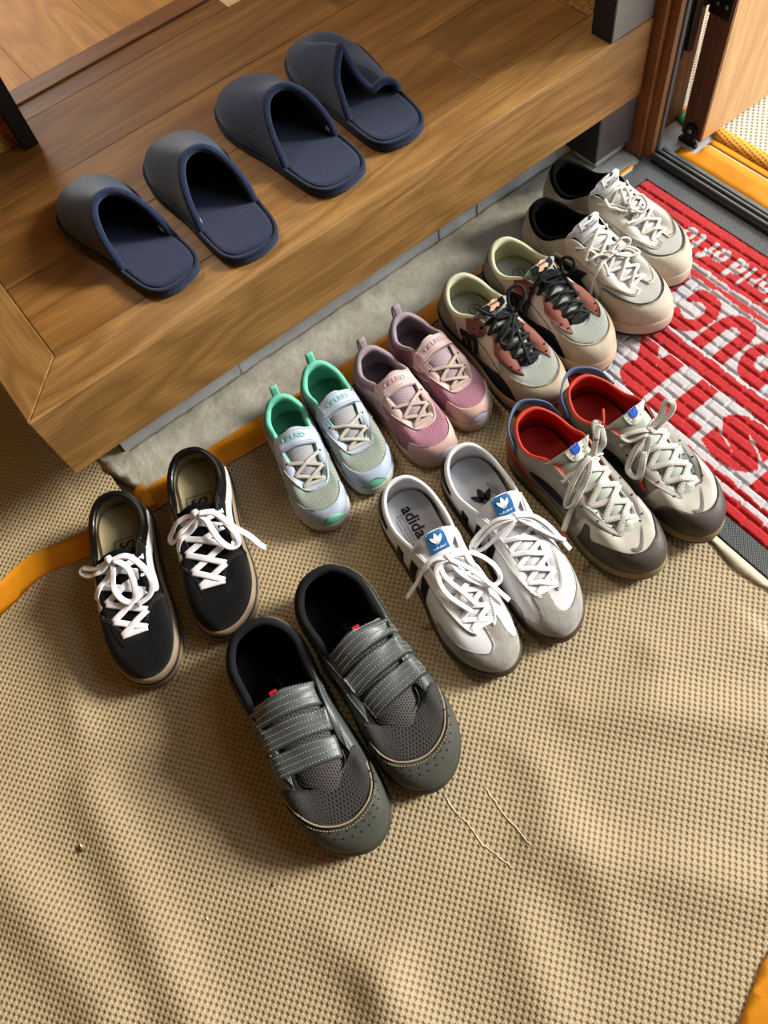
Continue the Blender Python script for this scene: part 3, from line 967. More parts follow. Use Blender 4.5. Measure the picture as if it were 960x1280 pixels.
# ------------------------------------------------------------------ shoe generator
OUTLINE = [(0, 0), (.012, .064), (.05, .114), (.14, .143), (.28, .142), (.42, .138), (.55, .146), (.67, .160), (.78, .159), (.88, .133), (.95, .088), (.988, .035),
           (1.0, -.018), (.985, -.067), (.94, -.110), (.86, -.138), (.75, -.148), (.63, -.142), (.5, -.128), (.38, -.124), (.25, -.129), (.13, -.132), (.05, -.107), (.012, -.058)]
TOPLINE = [(0, .672, .0, .066), (.055, .668, .030, .0665), (.11, .648, .046, .069), (.22, .575, .056, .077), (.36, .475, .064, .087), (.47, .390, .074, .095),
           (.54, .335, .088, .091), (.66, .250, .100, .073), (.78, .150, .096, .066), (.88, .068, .070, .072), (.95, .022, .036, .080), (1.0, .010, .0, .082)]
class Shoe:
    def __init__(self, name, label, group, key, wid=1.0, hscale=1.0, sole_h=(.030, .022), spring=.010, topline=None, toe_full=.78, sole_out=.004, pad=.007, tip_round=1.0):
        hx, hy, tx, ty, L, side, z = POSE[key]
        d = np.array([tx - hx, ty - hy]); d /= np.linalg.norm(d)
        mid = (np.array([hx, hy]) + np.array([tx, ty])) / 2
        org = mid - d * L * .5
        self.L, self.m, self.key = L, side, key
        self.ang = math.atan2(d[1], d[0])
        self.root = tag(empty(name, (org[0], org[1], z), self.ang), label, 'shoe', group)
        o = catmull(OUTLINE, 40, True)
        o = o * np.array([L, L * wid])
        N = len(o); it = 12 * 40
        def half(seq):
            dl = np.concatenate([[0], np.cumsum(np.linalg.norm(np.diff(seq, axis=0), axis=1))])
            return dl / dl[-1]
        lat = o[:it + 1][::-1]                     # toe -> heel on the lateral side
        med = np.vstack([o[it:], o[:1]])           # toe -> heel on the medial side
        self.ds = np.concatenate([-half(med)[::-1], half(lat)[1:]])
        self.op = np.vstack([med[::-1], lat[1:]])
        tg = np.gradient(self.op, axis=0)
        tg[0] = tg[-1] = (0, 1)
        nn = np.column_stack([-tg[:, 1], tg[:, 0]])
        nn /= np.linalg.norm(nn, axis=1)[:, None]
        c = np.array([.5 * L, 0])
        sgn = np.sign(((self.op - c) * nn).sum(1)); nn *= np.median(sgn)
        nn[0] = nn[-1] = (-1, 0)
        self.on = nn
        tl = topline or TOPLINE
        a = [p[0] for p in tl]; b = [(p[1] * L, p[2] * L * wid, p[3] * hscale) for p in tl]
        b = np.array(b)
        mir = b * np.array([1, -1, 1])
        sa = [-x for x in a[::-1]][:-1] + a
        sb = np.vstack([mir[::-1][:-1], b])
        # wrap a little past the heel
        ext = 3
        sa = [-(2 - x) for x in a[-1 - ext:-1]] + sa + [2 - x for x in a[-1 - ext:-1][::-1]]
        sb = np.vstack([b[-1 - ext:-1], sb, mir[-1 - ext:-1][::-1]])
        self.tf = spline1(sa, sb)
        self.sole_h, self.spring, self.toe_full, self.sole_out, self.pad = sole_h, spring, toe_full, sole_out, pad
        self.stitch_mb = None
        self._shell()
    # --- geometry of the outer skin
    def zb(self, x):
        return self.spring * sstep(.70, 1.02, x / self.L) ** 1.3
    def z0(self, x):
        return self.sole_h[0] + (self.sole_h[1] - self.sole_h[0]) * sstep(.2, .68, x / self.L) + self.zb(x)
    def out(self, s, off=0.0):
        s = np.asarray(s, float)
        x = np.interp(s, self.ds, self.op[:, 0]); y = np.interp(s, self.ds, self.op[:, 1])
        nx = np.interp(s, self.ds, self.on[:, 0]); ny = np.interp(s, self.ds, self.on[:, 1])
        return x + nx * off, y + ny * off, nx, ny
    def S(self, s, t):
        s, t = np.broadcast_arrays(np.asarray(s, float), np.asarray(t, float))
        x, y, nx, ny = self.out(s)
        O = np.stack([x, y, self.z0(x) - .004], -1)
        T = self.tf(s)
        up = np.array([0, 0, 1.0])
        on = np.stack([nx, ny, 0 * nx], -1)
        dz = (T[..., 2] - O[..., 2])[..., None]
        w = sstep(.60, .18, np.abs(s))[..., None]
        dh = (O - T) * np.array([1, 1, 0])
        P1 = O + up * dz * (.45 * (1 - w) + self.toe_full * w) + on * (.0075 - .0035 * w)
        P2 = T + dh * (.20 * (1 - w) + .58 * w) - up * dz * (.35 * (1 - w) + .12 * w) + on * (.004 * (1 - w))
        t = t[..., None]
        q = O * (1 - t) ** 3 + 3 * P1 * t * (1 - t) ** 2 + 3 * P2 * t * t * (1 - t) + T * t ** 3
        return q * np.array([1, self.m, 1])
    def N(self, s, t):
        s, t = np.broadcast_arrays(np.asarray(s, float), np.asarray(t, float))
        e = 1e-3
        s0, s1 = np.clip(s - e, -1, 1), np.clip(s + e, -1, 1)
        t0, t1 = np.clip(t - e * 5, 0, 1), np.clip(t + e * 5, 0, 1)
        a = self.S(s1, t) - self.S(s0, t); b = self.S(s, t1) - self.S(s, t0)
        n = np.cross(a, b) * self.m
        n /= np.linalg.norm(n, axis=-1)[..., None] + 1e-12
        c = self.S(s, t) - np.array([.45 * self.L, 0, .02])
        sg = np.where((n * c).sum(-1) < 0, -1.0, 1.0)[..., None]
        return n * sg
    def _grid(self, ns=140, nt=22):
        s = np.linspace(-1, 1, ns); t = np.linspace(0, 1, nt)
        return np.meshgrid(s, t, indexing='ij')
    def _shell(self):
        A, B = self._grid()
        P = self.S(A, B)
        ns, nt = A.shape
        self.shell_v = P.reshape(-1, 3)
        self.shell_f = grid_faces(ns, nt, flip=(self.m > 0))
        self.shell_uv = np.column_stack([(A * 1.27 * self.L).ravel(), (B * .105).ravel()])
        self.bvh = BVHTree.FromPolygons([Vector(v) for v in self.shell_v], self.shell_f)
        self.bvh_t = None
    def upper(self, mat, name='upper'):
        mb = MB(); mb.add(self.shell_v, self.shell_f, self.shell_uv)
        o = mb.build(name, mat, self.root)
        # weld the heel seam
        bm = bmesh.new(); bm.from_mesh(o.data)
        bmesh.ops.remove_doubles(bm, verts=bm.verts[:], dist=1e-5)
        bm.to_mesh(o.data); bm.free()
        return o
    def lining(self, mat, rim_mat=None, rim=.38, name='lining', pad_front=.0022, mat_toe=None):
        ns, nk = 140, 16
        s = np.linspace(-1, 1, ns)
        tau = np.array([0, .0, .02, .06, .12, .20, .30, .38, .46, .54, .62, .70, .78, .86, .93, .99])
        pad = pad_front + (self.pad - pad_front) * sstep(.42, .60, np.abs(s))
        x, y, nx, ny = self.out(s)
        inn = -np.stack([nx, ny * self.m, 0 * nx], -1)
        T = self.S(s, np.ones(ns))
        rows = []
        for k, q in enumerate(tau):
            if k == 0:
                p = T - inn * .0006
            elif k == 1:
                p = T + inn * (pad * .35)[:, None] + np.array([0, 0, 1]) * (pad * .38)[:, None]
            elif k == 2:
                p = T + inn * (pad * .85)[:, None] + np.array([0, 0, 1]) * (pad * .26)[:, None]
            else:
                w = sstep(.12, .5, q)
                off = pad * (1.10 * (1 - w)) + (.0045) * w
                p = self.S(s, np.full(ns, 1 - q)) + inn * off[:, None]
            rows.append(p)
        P = np.stack(rows, 1)
        uv = np.column_stack([np.repeat(s * 1.27 * self.L, nk), np.tile(np.cumsum(np.r_[0, .004, .004, np.diff(tau[2:]) * .1]), ns)])
        f = grid_faces(ns, nk, flip=(self.m < 0))
        V = P.reshape(-1, 3)
        def part(lo, hi, nm, mt):
            fs = [q for q in f if lo <= min(v % nk for v in q) < hi]
            used = sorted({i for q in fs for i in q}); mp = {u: i for i, u in enumerate(used)}
            mb = MB(); mb.add(V[used], [tuple(mp[i] for i in q) for q in fs], uv[used])
            return mb.build(nm, mt, self.root)
        kr = int(np.searchsorted(tau[1:], rim)) + 1
        part(0, kr, 'collar', rim_mat or mat)
        part(kr, nk, name, mat)
    def sole(self, layers):
        """layers: (name, zlo, zhi, off_lo, off_hi, mat) with zlo/zhi in 0..1 of the local sole height or callables"""
        s = np.linspace(-1, 1, 150)[:-1]
        n = len(s)
        x, y, nx, ny = self.out(s)
        for name, zlo, zhi, o_lo, o_hi, mat in layers:
            zl, zh = (zlo(x, s) if callable(zlo) else self.zb(x) + (self.z0(x) - self.zb(x)) * zlo), (zhi(x, s) if callable(zhi) else self.zb(x) + (self.z0(x) - self.zb(x)) * zhi)
            hh = zh - zl
            prof = [(0.0, o_lo - .004), (.06, o_lo - .0008), (.16, o_lo), (.5, (o_lo + o_hi) / 2 + .0006), (.86, o_hi), (.96, o_hi - .0008), (1.0, o_hi - .003), (1.0, -.010)]
            vsl, uv = [], []
            al = np.cumsum(np.r_[0, np.hypot(np.diff(x), np.diff(y))])
            for q, off in prof:
                X, Y, _, _ = self.out(s, off)
                vsl += list(zip(X, Y * self.m, zl + hh * q)); uv += list(zip(al, np.full(n, q * .03)))
            fs = []
            for r in range(len(prof) - 1):
                for i in range(n):
                    j = (i + 1) % n
                    fs.append((r * n + i, r * n + j, (r + 1) * n + j, (r + 1) * n + i) if self.m < 0 else (r * n + i, (r + 1) * n + i, (r + 1) * n + j, r * n + j))
            fs.append(tuple(range(n)) if self.m > 0 else tuple(range(n))[::-1])
            mb = MB(); mb.add(vsl, fs, uv)
            mb.build(name, mat, self.root)
    def insole(self, mat, lift=.004):
        s = np.linspace(-1, 1, 90)[:-1]; n = len(s)
        x, y, _, _ = self.out(s, -.007)
        c = np.array([.48 * self.L, 0])
        vsl = []
        for q in (1, .8, .55, .3, .1):
            X = c[0] + (x - c[0]) * q; Y = c[1] + (y - c[1]) * q
            rim = .004 * (q == 1)
            vsl += list(zip(X, Y * self.m, self.z0(X) - self.zb(X) * .4 + lift + rim))
        fs = [(r * n + i, r * n + (i + 1) % n, (r + 1) * n + (i + 1) % n, (r + 1) * n + i) for r in range(4) for i in range(n)]
        fs.append(tuple(4 * n + i for i in range(n)))
        mb = MB(); mb.add(vsl, fs)
        o = mb.build('insole', mat, self.root)
        self.ins_lift = lift
        return o
    def zins(self, x):
        return float(self.z0(x) - self.zb(x) * .4 + self.ins_lift)
    def tongue(self, mat, top=(-.05, .022), hw=(.030, .034), th=.006, arch=.006, round_top=.5, s_top=.47, name='tongue', lift=-.0075, back_mat=None):
        """padded tongue from under the vamp up past the top eyelet"""
        aa = np.linspace(0, s_top, 12)
        T = self.tf(aa)
        ctr = [(T[0, 0] + .030, T[0, 2] - .020), (T[0, 0] + .012, T[0, 2] - .013)]
        ctr += [(p[0], p[2] + lift) for p in T[2:]]
        e = ctr[-1]
        ctr += [(e[0] + top[0] * .5, e[1] + top[1] * .62), (e[0] + top[0], e[1] + top[1])]
        C = catmull([(a, 0, b) for a, b in ctr], 3)
        nu, nv = len(C), 13
        tg = np.gradient(C, axis=0); tg /= np.linalg.norm(tg, axis=1)[:, None]
        nrm = np.stack([-tg[:, 2], 0 * tg[:, 0], tg[:, 0]], -1)
        nrm *= np.where(nrm[:, 2] < 0, -1, 1)[:, None]
        u = np.linspace(0, 1, nu); v = np.linspace(-1, 1, nv)
        rows_t, rows_b = [], []
        al = np.cumsum(np.r_[0, np.linalg.norm(np.diff(C, axis=0), axis=1)])
        for i in range(nu):
            w = hw[0] + (hw[1] - hw[0]) * u[i]
            endk = float(sstep(0, .12, 1 - u[i]))
            w *= (1 - round_top * (1 - endk) ** 2)
            ar = arch * (1 + .6 * u[i])
            for vv in v:
                edge = (1 - abs(vv) ** 6) ** .5 * (.35 + .65 * min(1, endk * 1.6 + .0))
                base = C[i] + np.array([0, vv * w, 0]) + nrm[i] * (ar * (1 - 1.6 * vv * vv))
                base = base - tg[i] * 0 + np.array([.010 * vv * vv * (1 - endk), 0, 0])
                rows_t.append(base + nrm[i] * th * .5 * edge); rows_b.append(base - nrm[i] * th * .5 * edge)
        V = np.array(rows_t + rows_b) * np.array([1, 1, 1])
        n = nu * nv
        f = grid_faces(nu, nv, flip=True) + [tuple(q + n for q in g) for g in grid_faces(nu, nv)]
        bl = [i * nv for i in range(nu)] + [(nu - 1) * nv + j for j in range(1, nv)] + [i * nv + nv - 1 for i in range(nu - 2, -1, -1)]
        for a, b in zip(bl[:-1], bl[1:]):
            f.append((a, b, b + n, a + n))
        uv = [(al[i], vv * .035) for i in range(nu) for vv in v] * 2
        mb = MB(); mb.add(V, f, uv)
        o = mb.build(name, mat, self.root)
        self.bvh_t = BVHTree.FromPolygons([Vector(p) for p in V], f)
        self.tc, self.tn = C + nrm * (arch * (1 + .6 * u) + th * .5)[:, None], nrm
        self.ttg = tg
        return o
    # --- placing things on the skin
    def topz(self, x, y):
        z = -1
        for b in (self.bvh, self.bvh_t):
            if b is None:
                continue
            h = b.ray_cast(Vector((x, y, .4)), Vector((0, 0, -1)))
            if h[0] is not None:
                z = max(z, h[0].z)
        if z < 0:
            z = self.bvh.find_nearest(Vector((x, y, .05)))[0].z
        return z
    def near(self, p, h=0.0, bvh=None):
        r = (bvh or self.bvh).find_nearest(Vector(p))
        n = r[1]
        ref = Vector(p) - Vector((self.L * .45, 0, .01))
        if n.dot(ref) < 0:
            n = -n
        return np.array(r[0] + n * h)
    def st_patch(self, name, poly, mat, h=.0012, step=.004, parent=None, smooth_poly=0, label=None):
        """panel with its outline given in (s, t)"""
        ks, kt = 1.27 * self.L, .095
        P = np.array(poly, float)
        if smooth_poly:
            P = catmull(P, smooth_poly, True)
        V, F, loop = tri2d(P * np.array([ks, kt]), step)
        s, t = np.clip(V[:, 0] / ks, -1, 1), np.clip(V[:, 1] / kt, 0, 1)
        p, n = self.S(s, t), self.N(s, t)
        if self.m < 0:
            F = [f[::-1] for f in F]
        mb = MB(); raised(mb, p + n * h, F, loop, p - n * .0006, V)
        o = mb.build(name, mat, parent or self.root)
        if label:
            o['label'] = label
        return o
    def band(self, name, s0, s1, tlo, thi, mat, h=.0012, n=46, k=6, both=False, label=None):
        """panel between two t limits given as lists of (s, t) control points"""
        def lim(c):
            if isinstance(c, (int, float)):
                return [(s0, c), (s1, c)]
            return c
        lo, hi = lim(tlo), lim(thi)
        ss = np.linspace(s0, s1, n)
        def ev(c):
            c = sorted(c)
            if len(c) < 3:
                return np.interp(ss, [a for a, _ in c], [b for _, b in c])
            return spline1([a for a, _ in c], [b for _, b in c])(ss)
        a, b = np.clip(ev(lo), 0, 1), np.clip(ev(hi), 0, 1)
        tt = np.linspace(0, 1, k)
        Sg = np.repeat(ss[:, None], k, 1); Tg = a[:, None] + (b - a)[:, None] * tt[None]
        P, Nn = self.S(Sg, Tg), self.N(Sg, Tg)
        top = (P + Nn * h).reshape(-1, 3); base = (P - Nn * .0006).reshape(-1, 3)
        loop = [i * k for i in range(n)] + [(n - 1) * k + j for j in range(1, k)] + [i * k + k - 1 for i in range(n - 2, -1, -1)] + [j for j in range(k - 2, 0, -1)]
        F = grid_faces(n, k, flip=(self.m > 0))
        mb = MB(); raised(mb, top, F, loop, base, np.column_stack([(Sg * 1.27 * self.L).ravel(), (Tg * .1).ravel()]))
        o = mb.build(name, mat, self.root)
        if label:
            o['label'] = label
        return o
    def to_st(self, P):
        """plan points (m, y towards the lateral side) -> (s, t)"""
        if not hasattr(self, '_inv'):
            s = np.linspace(-.62, .62, 497); t = np.linspace(0, 1, 161)
            A, B = np.meshgrid(s, t, indexing='ij')
            Q = self.S(A, B).reshape(-1, 3)
            self._inv = (Q[:, :2] * np.array([1, self.m]), A.ravel(), B.ravel())
        Q, A, B = self._inv
        out = []
        for p in P:
            i = int(np.argmin(((Q - p) ** 2).sum(1)))
            out.append((A[i], B[i]))
        return np.array(out)
    def plan_patch(self, name, poly, mat, h=.0012, step=.004, smooth_poly=0, label=None, edge=None):
        """panel drawn from above in lengths of the shoe (y towards the lateral side); edge=(s0, s1) closes it along the sole"""
        P = np.array(poly, float)
        if smooth_poly:
            P = catmull(P, smooth_poly, edge is None)
        st = self.to_st(P * self.L)
        if edge:
            st = np.vstack([st, [(q, 0.0) for q in np.linspace(edge[0], edge[1], 30)]])
        return self.st_patch(name, st, mat, h=h, step=step, label=label)
    def ribbon(self, name, st, w, mat, h=.0014, label=None, taper=None):
        """stripe of width w (m) along a path of (s, t) points"""
        q = catmull(st, 8)
        P = self.S(q[:, 0], q[:, 1]); Nn = self.N(q[:, 0], q[:, 1])
        tg = np.gradient(P, axis=0); tg /= np.linalg.norm(tg, axis=1)[:, None]
        sd = np.cross(Nn, tg); sd /= np.linalg.norm(sd, axis=1)[:, None]
        ks = np.linspace(-.5, .5, 7)
        n = len(q)
        ww = np.full(n, w) if taper is None else w * np.interp(np.linspace(0, 1, n), *zip(*taper))
        top, base = [], []
        for i in range(n):
            for k in ks:
                p = P[i] + sd[i] * k * ww[i]
                top.append(self.near(p, h)); base.append(self.near(p, -.0006))
        loop = [i * 7 for i in range(n)] + [(n - 1) * 7 + j for j in range(1, 7)] + [i * 7 + 6 for i in range(n - 2, -1, -1)] + [j for j in range(5, 0, -1)]
        mb = MB(); raised(mb, np.array(top), grid_faces(n, 7), loop, np.array(base))
        o = mb.build(name, mat, self.root)
        if label:
            o['label'] = label
        return o
    def stitches(self, st_path=None, pts=None, mat='stitch_grey', dash=.0022, gap=.0016, w=.0005, h=.0018):
        """dashes laid along a path on the skin, collected into one stitching part"""
        if self.stitch_mb is None:
            self.stitch_mb = {}
        mb = self.stitch_mb.setdefault(mat, MB())
        if pts is None:
            q = catmull(st_path, 30)
            P = self.S(q[:, 0], q[:, 1]) + self.N(q[:, 0], q[:, 1]) * h
        else:
            P = np.array(pts)
        al = np.cumsum(np.r_[0, np.linalg.norm(np.diff(P, axis=0), axis=1)])
        f = lambda a: np.array([np.interp(a, al, P[:, i]) for i in range(3)])
        a = 0.0
        while a + dash < al[-1]:
            p, q = f(a), f(a + dash)
            d = (q - p) / (np.linalg.norm(q - p) + 1e-9)
            sd = np.cross(d, (0, 0, 1)); sd /= np.linalg.norm(sd) + 1e-9
            up = np.cross(sd, d)
            c = [p + sd * w, q + sd * w, q - sd * w, p - sd * w]
            mb.add([x - up * .0006 for x in c] + [x + up * .0005 for x in c], [(4, 5, 6, 7), (0, 1, 5, 4), (1, 2, 6, 5), (2, 3, 7, 6), (3, 0, 4, 7)])
            a += dash + gap
    def finish(self):
        if self.stitch_mb:
            for mt, mb in self.stitch_mb.items():
                o = mb.build('stitching', mt, self.root, smooth=False)
                o['kind'] = 'stuff'
    def decal(self, name, V, F, P, X, Y, mat, h=.0006, bvh='shell', parent=None, label=None):
        """flat 2D mesh laid on the skin at P with axes X, Y"""
        P, X, Y = np.array(P, float), np.array(X, float), np.array(Y, float)
        W = P + V[:, :1] * X + V[:, 1:2] * Y
        b = {'shell': self.bvh, 'tongue': self.bvh_t}.get(bvh)
        if b is not None:
            W = np.array([self.near(p, h, b) for p in W])
        else:
            W[:, 2] += h
        mb = MB(); mb.add(W, F, V)
        o = mb.build(name, mat, parent or self.root, smooth=False)
        if label:
            o['label'] = label
        return o
    def disc(self, P, r, mat, name='eyelet', bvh='shell', h=.0019, k=10, n=None):
        n = np.array([0, 0, 1.0]) if n is None else np.array(n)
        x = np.cross(n, (0, 1, 0)); x /= np.linalg.norm(x); y = np.cross(n, x)
        V = np.array([(0, 0)] + [(r * math.cos(2 * math.pi * i / k), r * math.sin(2 * math.pi * i / k)) for i in range(k)])
        return self.decal(name, V, [(0, 1 + i, 1 + (i + 1) % k) for i in range(k)], P, x, y, mat, h, bvh)
    def eyelet(self, a, side, t=.90):
        return self.S(side * a, t), self.N(side * a, t)
    def tongue_top_at(self, x, lift):
        i = int(np.argmin(np.abs(self.tc[:, 0] - x)))
        return self.tc[i] * np.array([1, 0, 1]) + self.tn[i] * lift
    def laces(self, rows, w, th, mat, bow=None, t_e=.90, lift=.0035, bar_first=True, knot=None, name='shoelace', eyelets='hole_dark', tips=None, style='cross', knot_r=None, res=8):
        mb = MB()
        lat = {}
        for i, a in enumerate(rows):
            for sd in (-1, 1):
                p, n = self.eyelet(a, sd, t_e)
                lat[i, sd] = (p, n)
                if eyelets:
                    e = self.disc(p, max(.0017, w * .33), eyelets, n=n, h=.0017)
        def over(i, a, j, b, extra=0.0):
            p, n = lat[i, a]; q, r = lat[j, b]
            c0, c1 = p + n * .0022, q + r * .0022
            mid = (c0 + c1) / 2
            tz = self.tongue_top_at(mid[0], lift + extra)
            k1 = c0 * .68 + c1 * .32; k2 = c0 * .32 + c1 * .68
            hz = max(tz[2], mid[2])
            mid = np.array([mid[0], mid[1], hz])
            for kk in (k1, mid, k2):
                kk[2] = max(kk[2], self.topz(kk[0], kk[1]) + th * .6 + .0008 + extra)
            hz = mid[2]
            k1[2] = max(k1[2], c0[2] * .5 + hz * .5); k2[2] = max(k2[2], c1[2] * .5 + hz * .5)
            sweep(mb, [p - n * .0012, p + n * .0018 + (q - p) * .04, k1, mid, k2, q + r * .0018 + (p - q) * .04, q - r * .0012], w, th, up=n + r, n=4, res=res)
        if bar_first:
            over(0, -1, 0, 1)
        for i in range(len(rows) - 1):
            over(i, -1, i + 1, 1, .0006)
            over(i, 1, i + 1, -1, .0006 + th * .8)
        if knot is not None:
            kp = np.array(knot, float)
            i = len(rows) - 1
            for sd in (-1, 1):
                p, n = lat[i, sd]
                m_ = p * .5 + kp * .5; m_[2] = max(m_[2], (p[2] + kp[2]) / 2 + .003)
                sweep(mb, [p - n * .001, p + n * .002, m_, kp], w, th, up=(-.3, 0, 1), n=5, res=res)
            kr = knot_r or max(w * .62, .0035)
            # the knot: a short fat wrap across the crossing
            sweep(mb, [kp + np.array([-.004, -kr * .3, .0006]), kp + np.array([-.001, -kr * .2, .0030]), kp + np.array([.003, kr * .2, .0034]), kp + np.array([.005, kr * .3, .0002])], kr * 1.7, kr * 1.1, up=(0, 0, 1), n=4, res=10)
        for path in (bow or []):
            wloc = path[1] if isinstance(path, tuple) else 1.0
            pts = path[0] if isinstance(path, tuple) else path
            dn = catmull([np.array(p, float) for p in pts], 6)
            need = dn[:, 2].copy()
            for i_, p_ in enumerate(dn):
                for bv in (self.bvh, self.bvh_t):
                    hit = bv.ray_cast(Vector((p_[0], p_[1], .4)), Vector((0, 0, -1))) if bv else (None,)
                    if hit[0] is not None:
                        need[i_] = max(need[i_], hit[0].z + .0028 + th * .5 + (.0030 if 2 < i_ < len(dn) - 3 else .0045))
            for _ in range(3):
                sm = need.copy()
                sm[1:-1] = (need[:-2] + 2 * need[1:-1] + need[2:]) / 4
                need = np.maximum(sm, need - .0012)
            dn[:, 2] = need
            sweep(mb, dn, w * wloc, th, up=(-.25, 0, 1), res=res, smooth=False)
        o = mb.build(name, mat, self.root)
        for tp in (tips or []):
            mt = MB(); sweep(mt, tp[0], w * .42, w * .42, n=3, res=8)
            tpo = mt.build('lace_tip', tp[1], o)
        return o
    def strap(self, name, p0, p1, w, mat, th=.0024, lift=.0014, rows=0, skew=0.0, n=26, stitch='stitch_grey', label=None, endround=True, sag=.5, tilt=0.0):
        """hook and loop strap across the instep: from plan point p0 to p1 (lengths of the shoe)"""
        a = np.array(p0, float) * self.L; b = np.array(p1, float) * self.L
        a[1] *= self.m; b[1] *= self.m
        d = (b - a) / np.linalg.norm(b - a); sdir = np.array([-d[1], d[0]])
        if sdir[0] < 0:
            sdir = -sdir                                  # towards the toe
        k = 7
        vv = np.linspace(-.5, .5, k)
        Z = np.zeros((n, k)); XY = np.zeros((n, k, 2))
        for i in range(n):
            q = i / (n - 1)
            c = a + (b - a) * q
            shrink = 1.0
            if endround and q > .93:
                shrink = math.sqrt(max(.12, 1 - ((q - .93) / .07) ** 2 * .75))
            for j in range(k):
                p = c + sdir * vv[j] * w * shrink
                XY[i, j] = p
                Z[i, j] = self.topz(p[0], p[1])
        for j in range(k):
            col = Z[:, j]
            ok = col > 0
            col[~ok] = np.interp(np.flatnonzero(~ok), np.flatnonzero(ok), col[ok]) if ok.any() else .06
            # taut: take the upper hull of the profile partly
            for _ in range(60):
                avg = col.copy(); avg[1:-1] = (col[:-2] + col[2:]) / 2
                col = np.maximum(col, avg)
            Z[:, j] = col
        Z[:] = Z * .6 + Z.mean(1)[:, None] * .4 if tilt == 0 else Z
        Z = np.maximum(Z, np.array([[self.topz(*XY[i, j]) for j in range(k)] for i in range(n)]))
        top = np.concatenate([XY, (Z + lift + th)[..., None]], -1)
        base = np.concatenate([XY, (Z + lift * .2 - .001)[..., None]], -1)
        N_ = n * k
        loop = [i * k for i in range(n)] + [(n - 1) * k + j for j in range(1, k)] + [i * k + k - 1 for i in range(n - 2, -1, -1)] + [j for j in range(k - 2, 0, -1)]
        mb = MB()
        fl = (np.cross(np.append(d, 0), np.append(sdir, 0))[2] < 0)
        raised(mb, top.reshape(-1, 3), grid_faces(n, k, flip=fl), loop, base.reshape(-1, 3))
        o = mb.build(name, mat, self.root)
        if label:
            o['label'] = label
        if rows:
            for v in np.linspace(-.40, .40, rows):
                jj = (v + .5) * (k - 1)
                j0 = int(jj); fr = jj - j0
                line = top[1:-1, j0] * (1 - fr) + top[1:-1, min(j0 + 1, k - 1)] * fr + np.array([0, 0, .0004])
                self.stitches(pts=line, mat=stitch)
        self.strap_top = top
        return o
    def pull_loop(self, mat, w=.012, hgt=.016, name='heel_loop', back=.008):
        mb = MB()
        T = self.S(1.0, 1.0)
        sweep(mb, [T + np.array([.004, 0, -.012]), T + np.array([.002, 0, .004]), T + np.array([-.001, 0, hgt]), T + np.array([-back * .7, 0, hgt * .95]), T + np.array([-back, 0, .002]), T + np.array([-back * .8, 0, -.014])], w, .0018, up=(1, 0, .3), n=6, res=8)
        # the band is wide across y
        return mb.build(name, mat, self.root)
